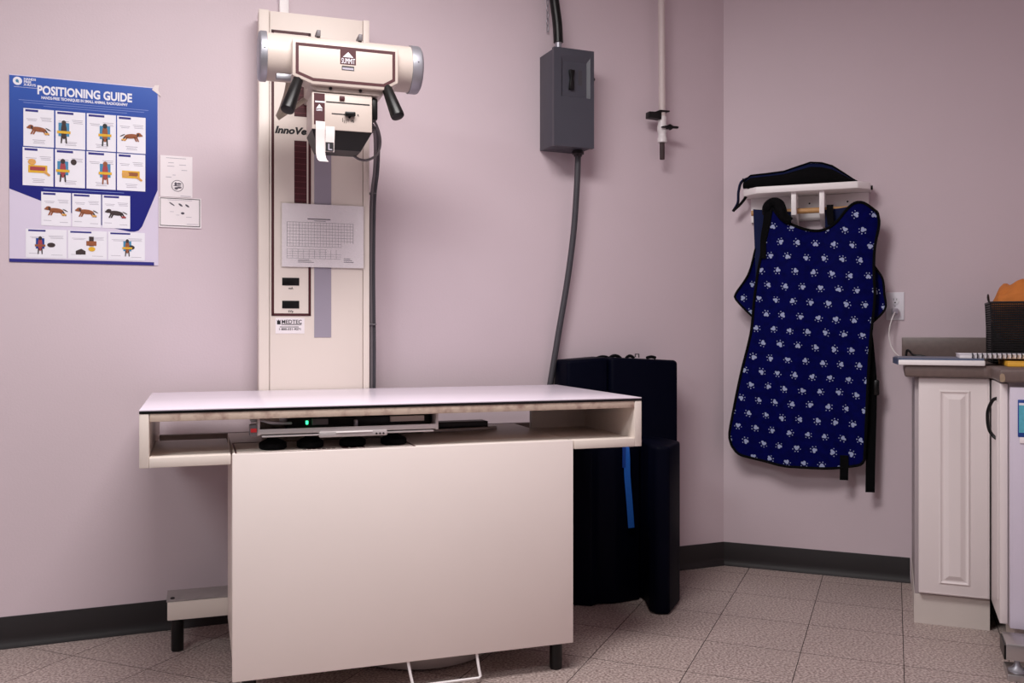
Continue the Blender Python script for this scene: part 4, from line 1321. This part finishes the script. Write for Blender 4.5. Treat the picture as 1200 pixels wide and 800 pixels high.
# hanging straps
MB().ribbon(smooth_path([(0.585, -0.088, 1.10), (0.600, -0.082, 0.98), (0.612, -0.080, 0.82), (0.610, -0.078, 0.66), (0.606, -0.076, 0.50), (0.604, -0.074, 0.372)], 6), (1, 0.2, 0), 0.036, 0.004).build('long_strap', 'black_soft', t, 'long black strap hanging at the side')
MB().box(0.618, 0.640, -0.096, -0.078, 0.770, 0.832, 0.006).build('buckle', 'black', t, 'black strap buckle')
MB().ribbon(smooth_path([(0.505, -0.092, 0.520), (0.505, -0.090, 0.47), (0.504, -0.088, 0.418)], 5), (1, 0, 0), 0.033, 0.005).build('short_strap', 'black_soft', t, 'short black strap end below the hem')

# ------------------------------------------------------------------ outlet and cord (frame R)
t = thing('wall_outlet', 'white double wall outlet beside the hanging apron', 'outlet', 'R', 0.699, 0, 1.075)
MB().box(0.6640, 0.7335, -0.006, 0, 1.0760, 1.1905, 0.002).build('cover_plate', 'white_print', t)
for z in (1.1540, 1.1120):
    rc = MB().lathe([(-0.0085, 0.0155), (-0.006, 0.0165), (-0.004, 0.0165)], (0.6987, 0, z), 'y', 24).build('receptacle', 'white_print', t)
    MB().box(0.6920, 0.6935, -0.0090, -0.0084, z + 0.002, z + 0.011).box(0.7040, 0.7055, -0.0090, -0.0084, z + 0.002, z + 0.011).cyl((0.6987, -0.0084, z - 0.006), (0.6987, -0.0090, z - 0.006), 0.0028, n=10).build('slot', 'ink', rc)
MB().lathe([(-0.0075, 0.002), (-0.006, 0.003)], (0.6987, 0, 1.1330), 'y', 10).build('screw', 'silver', t)
t = thing('power_cord', 'white power cord with grey plug running from the outlet to the counter', 'cord', 'R', 0.699, -0.02, 0.93)
MB().box(0.6870, 0.7100, -0.036, -0.0092, 1.1000, 1.1230, 0.003).build('plug', 'greystrip', t)
MB().tube(smooth_path([(0.6985, -0.036, 1.108), (0.690, -0.050, 1.090), (0.679, -0.055, 1.050), (0.676, -0.055, 1.010), (0.686, -0.060, 0.965), (0.706, -0.075, 0.936), (0.735, -0.11, 0.918), (0.775, -0.145, 0.917)], 8), 0.0025, 8).build('cord', 'pvc', t)

# ------------------------------------------------------------------ cabinets (frame R)
t = thing('base_cabinet', 'white base cabinet with raised panel door next to the baseboard end', 'cabinet', 'R', 0.88, -0.28)
MB().box(0.7620, 0.9995, -0.5570, -0.003, 0.105, 0.8700, 0.001).build('carcass', 'cab_side', t)
MB().box(0.7600, 0.9990, -0.5560, -0.003, 0.0, 0.104).build('toe_kick', 'toe', t)
dr = MB().box(0.7740, 0.9980, -0.5790, -0.5585, 0.1120, 0.8690, 0.004, seg=3).build('door', 'cabinet', t)
# routed ogee: groove ring and raised centre
def ring(mb, x0, x1, z0, z1, w, yo, yi, m=0):
    o_ = [(x0, yo, z0), (x1, yo, z0), (x1, yo, z1), (x0, yo, z1)]
    i_ = [(x0 + w, yi, z0 + w), (x1 - w, yi, z0 + w), (x1 - w, yi, z1 - w), (x0 + w, yi, z1 - w)]
    mb.add(o_ + i_, [(k_, (k_ + 1) % 4, 4 + (k_ + 1) % 4, 4 + k_) for k_ in range(4)], m)
rp = MB()
YD = -0.5790
for (x0, x1, z0, z1, w, ya, yb) in ((0.8380, 0.9380, 0.150, 0.826, 0.006, YD - 0.0001, YD - 0.0050), (0.8440, 0.9320, 0.156, 0.820, 0.006, YD - 0.0050, YD - 0.0005), (0.8500, 0.9260, 0.162, 0.814, 0.004, YD - 0.0005, YD - 0.0005), (0.8540, 0.9220, 0.166, 0.810, 0.016, YD - 0.0005, YD - 0.0080)):
    ring(rp, x0, x1, z0, z1, w, ya, yb)
rp.add([(0.8700, YD - 0.0080, 0.182), (0.9060, YD - 0.0080, 0.182), (0.9060, YD - 0.0080, 0.794), (0.8700, YD - 0.0080, 0.794)], [(0, 1, 2, 3)])
rp.build('raised_panel', 'cabinet', dr, smooth=20)
eb = MB()
for (x0, x1, z0, z1) in ((0.7790, 0.9910, 0.1165, 0.1180), (0.9890, 0.9905, 0.1165, 0.8650)):
    eb.rect(x0, x1, z0, z1, YD, t=0.0012)
eb.build('edge_bead', 'cabinet', dr, smooth=0)

t = thing('corner_cabinet', 'white corner cabinet with curved black handle and lavender white end panel', 'cabinet', 'R', 1.3, -0.70)
MB().box(1.0250, 1.6550, -0.8480, -0.585, 0.105, 0.8700, 0.001).build('carcass', 'cab_side', t)
MB().box(1.0450, 1.6550, -0.820, -0.585, 0.0, 0.104).build('toe_kick', 'toe', t)
dr = MB().box(1.0010, 1.0240, -0.8520, -0.5810, 0.1120, 0.8660, 0.003).build('door', 'cabinet', t)
MB().box(0.9985, 1.0010, -0.820, -0.640, 0.18, 0.80, 0.001).build('raised_panel', 'cabinet', dr)
MB().tube(smooth_path([(1.006, -0.760, 0.815), (0.990, -0.752, 0.805), (0.9780, -0.748, 0.775), (0.9760, -0.746, 0.745), (0.9800, -0.748, 0.712), (0.992, -0.752, 0.690), (1.006, -0.760, 0.680)], 6), 0.0055, 10).build('handle', 'black', dr, 'curved black bow handle')
MB().box(1.0280, 1.6550, -0.8700, -0.8485, 0.1050, 0.8560, 0.002).build('end_panel', 'endpanel', t, 'lavender white end panel')
t = thing('product_label', 'blue and teal printed packet hanging on the lavender white end panel', 'packet', 'R', 1.09, -0.872, 0.68)
MB().box(1.0490, 1.1400, -0.8750, -0.8702, 0.7020, 0.8180, 0.002).build('packet', 'label_blue', t)
MB().rect(1.0520, 1.1370, 0.8010, 0.8080, -0.8750).build('white_band', 'white_print', t)
MB().rect(1.0520, 1.1370, 0.7160, 0.8010, -0.8750).build('picture', 'label_teal', t, 'teal printed picture')
MB().box(1.0540, 1.1350, -0.8740, -0.8702, 0.6830, 0.7020, 0.001).build('paper_tab', 'paper', t)

t = thing('metal_stand', 'low metal stand with levelling foot on the floor before the end panel', 'stand', 'R', 1.3, -1.0)
MB().box(1.0010, 1.56, -1.030, -0.905, 0.0560, 0.1040, 0.003).build('beam', 'steel', t)
MB().box(0.9960, 1.0010, -1.028, -0.910, 0.0560, 0.0980).build('end_cap', 'black', t)
for x in (1.032, 1.50):
    MB().lathe([(0.020, 0.024), (0.026, 0.024), (0.034, 0.012), (0.044, 0.0075), (0.056, 0.0075)], (x, -1.008, 0), 'z', 20).build('levelling_foot', 'silver', t)
MB().box(1.0030, 1.56, -1.050, -0.93, 0.0, 0.0205, 0.003).build('base_plate', 'steel', t)

# ---- countertop with backsplash
ct = thing('countertop', 'brown speckled laminate countertop with backsplash and chipped inner corner', 'countertop', 'R', 1.0, -0.3, 0.87)
MB().prism([(0.7285, -0.001), (0.7285, -0.605), (0.982, -0.605), (0.997, -0.622), (0.997, -0.885), (1.655, -0.885), (1.655, -0.001)], 'z', 0.8705, 0.9115, b=0.007, seg=3).build('worktop', 'counter', ct)
MB().box(0.7240, 1.6550, -0.022, -0.001, 0.9120, 1.0050, 0.003).build('backsplash', 'counter', ct)
MB().prism([(0.9985, 0.8735), (1.005, 0.8720), (1.012, 0.8745), (1.0135, 0.885), (1.011, 0.896), (1.004, 0.899), (0.9985, 0.893)], 'y', -0.8870, -0.8840).build('chipped_patch', 'chip', ct, 'pale chipped patch of bare board')

# ---- things on the counter
t = thing('tablet_computer', 'flat white edged tablet overhanging the left end of the counter', 'tablet', 'R', 0.84, -0.48, 0.912)
MB().prism([(0.6920, -0.420), (0.7080, -0.618), (0.9800, -0.618), (0.9800, -0.330), (0.6920, -0.330)], 'z', 0.9122, 0.9300, b=0.003).build('case', 'white_paint', t)
MB().prism([(0.6940, -0.420), (0.7100, -0.606), (0.9780, -0.606), (0.9780, -0.332), (0.6940, -0.332)], 'z', 0.9300, 0.9362).build('cover', 'tablet_top', t, 'blue grey top cover')
MB().prism([(0.6900, -0.420), (0.7060, -0.6175), (0.7090, -0.6175), (0.6930, -0.420)], 'z', 0.9135, 0.9345).build('side_trim', 'tablet_top', t)
solo('charging_lead', MB().tube(smooth_path([(0.738, -0.10, 0.9175), (0.742, -0.10, 0.952), (0.752, -0.11, 0.950), (0.765, -0.13, 0.936), (0.80, -0.14, 0.932), (0.84, -0.14, 0.9175)], 6), 0.0045, 8), 'black',
     'short black lead lying behind the tablet', 'cable', 'R', 0.75, -0.17, 0.912)
t = thing('legal_pad', 'yellow pad lying under the spiral notebook', 'pad', 'R', 1.2, -0.46, 0.9122)
MB().box(1.045, 1.30, -0.640, -0.345, 0.9122, 0.9260, 0.001).build('pages', 'yellow', t)
MB().box(1.045, 1.30, -0.640, -0.345, 0.9260, 0.9285, 0.0005).build('cover', 'yellow', t)
t = thing('spiral_notebook', 'white spiral bound notebook lying across the tablet and yellow pad', 'notebook', 'R', 1.1, -0.48, 0.9364)
MB().box(0.905, 1.32, -0.560, -0.36, 0.9364, 0.9490, 0.001).build('pages', 'paper', t)
MB().box(0.903, 1.322, -0.562, -0.358, 0.9490, 0.9508, 0.0006).build('cover', 'white_print', t)
for k_ in range(24):
    x = 0.945 + k_ * 0.0150
    MB().tube([(x, -0.562 + 0.007 * math.cos(a), 0.9460 + 0.0070 * math.sin(a)) for a in [2 * PI * q / 8 for q in range(9)]], 0.0021, 6, caps=False).build('coil_ring', 'ink', t)

# ---- mesh basket with orange cloth
t = thing('wire_basket', 'black wire mesh basket on the counter holding an orange cloth', 'basket', 'R', 1.15, -0.24, 0.912)
bx0, bx1, by0, by1, bz0, bz1 = 1.020, 1.290, -0.330, -0.120, 0.9140, 1.1350
def bring(z, e=0.0):
    q = (z - bz0) / (bz1 - bz0)
    k_ = 0.010 * (1 - q)
    return [(bx0 + k_, by0 + k_, z), (bx1 - k_, by0 + k_, z), (bx1 - k_, by1 - k_, z), (bx0 + k_, by1 - k_, z), (bx0 + k_, by0 + k_, z)]
wr = MB()
for i in range(26):
    wr.tube(bring(bz0 + 0.004 + i * (bz1 - bz0 - 0.006) / 25), 0.0028, 5)
wr.build('horizontal_wires', 'wire_dark', t)['kind'] = 'stuff'
wv = MB()
for i in range(54):
    x = bx0 + 0.004 + i * (bx1 - bx0 - 0.008) / 53
    for y in (by0, by1):
        s_ = 0.010 if y == by0 else -0.010
        wv.tube([(x, y + s_, bz0), (x, y, bz1)], 0.0016, 4)
for i in range(42):
    y = by0 + 0.004 + i * (by1 - by0 - 0.008) / 41
    for x in (bx0, bx1):
        s_ = 0.010 if x == bx0 else -0.010
        wv.tube([(x + s_, y, bz0), (x, y, bz1)], 0.0016, 4)
wv.build('vertical_wires', 'wire_dark', t)['kind'] = 'stuff'
MB().tube(bring(bz1), 0.0040, 8).build('rim', 'wire_dark', t)
MB().box(bx0 + 0.010, bx1 - 0.010, by0 + 0.010, by1 - 0.010, 0.9122, 0.9145).build('base', 'wire_dark', t)
MB().tube(smooth_path([(1.020, -0.30, 1.130), (1.014, -0.30, 1.152), (1.018, -0.27, 1.165), (1.024, -0.25, 1.130)], 5), 0.0028, 8).build('handle', 'wire_dark', t)

mb = MB()
nu, nv = 40, 20
vs, fs = [], []
for j in range(nv):
    th = PI * (j + 0.5) / nv
    for i in range(nu):
        ph = 2 * PI * i / nu
        ct_, st_ = math.cos(th), math.sin(th)
        n_ = noise.noise(Vector((math.cos(ph) * st_ * 2.6, math.sin(ph) * st_ * 2.6, ct_ * 3.5)))
        fold = 0.035 * math.sin(5 * ph + 4 * ct_) * st_ + 0.10 * n_
        rr = 1 + fold
        sx = 1 if math.cos(ph) >= 0 else -1
        sy = 1 if math.sin(ph) >= 0 else -1
        x = 1.157 + 0.120 * rr * sx * abs(math.cos(ph)) ** 0.6 * st_ ** 0.5
        y = -0.226 + 0.086 * rr * sy * abs(math.sin(ph)) ** 0.6 * st_ ** 0.5
        x = min(1.276, max(1.036, x)); y = min(-0.136, max(-0.314, y))
        zz = 1.090 + 0.108 * (ct_ if ct_ < 0 else ct_ ** 0.7) + (0.030 * noise.noise(Vector((x * 22, y * 22, 3.0))) + 0.012 * math.sin(60 * (x + 0.6 * y))) * max(0, ct_) ** 0.5
        vs.append((x, y, max(0.9160, zz)))
for j in range(nv - 1):
    for i in range(nu):
        fs.append((j * nu + i, (j + 1) * nu + i, (j + 1) * nu + (i + 1) % nu, j * nu + (i + 1) % nu))
fs += [tuple(range(nu)), tuple((nv - 1) * nu + i for i in range(nu))[::-1]]
mb.add(vs, fs)
solo('folded_cloth', mb, 'orange_cloth', 'crumpled orange cloth stuffed into the wire basket', 'cloth', 'R', 1.157, -0.226, 0.915, smooth=70)
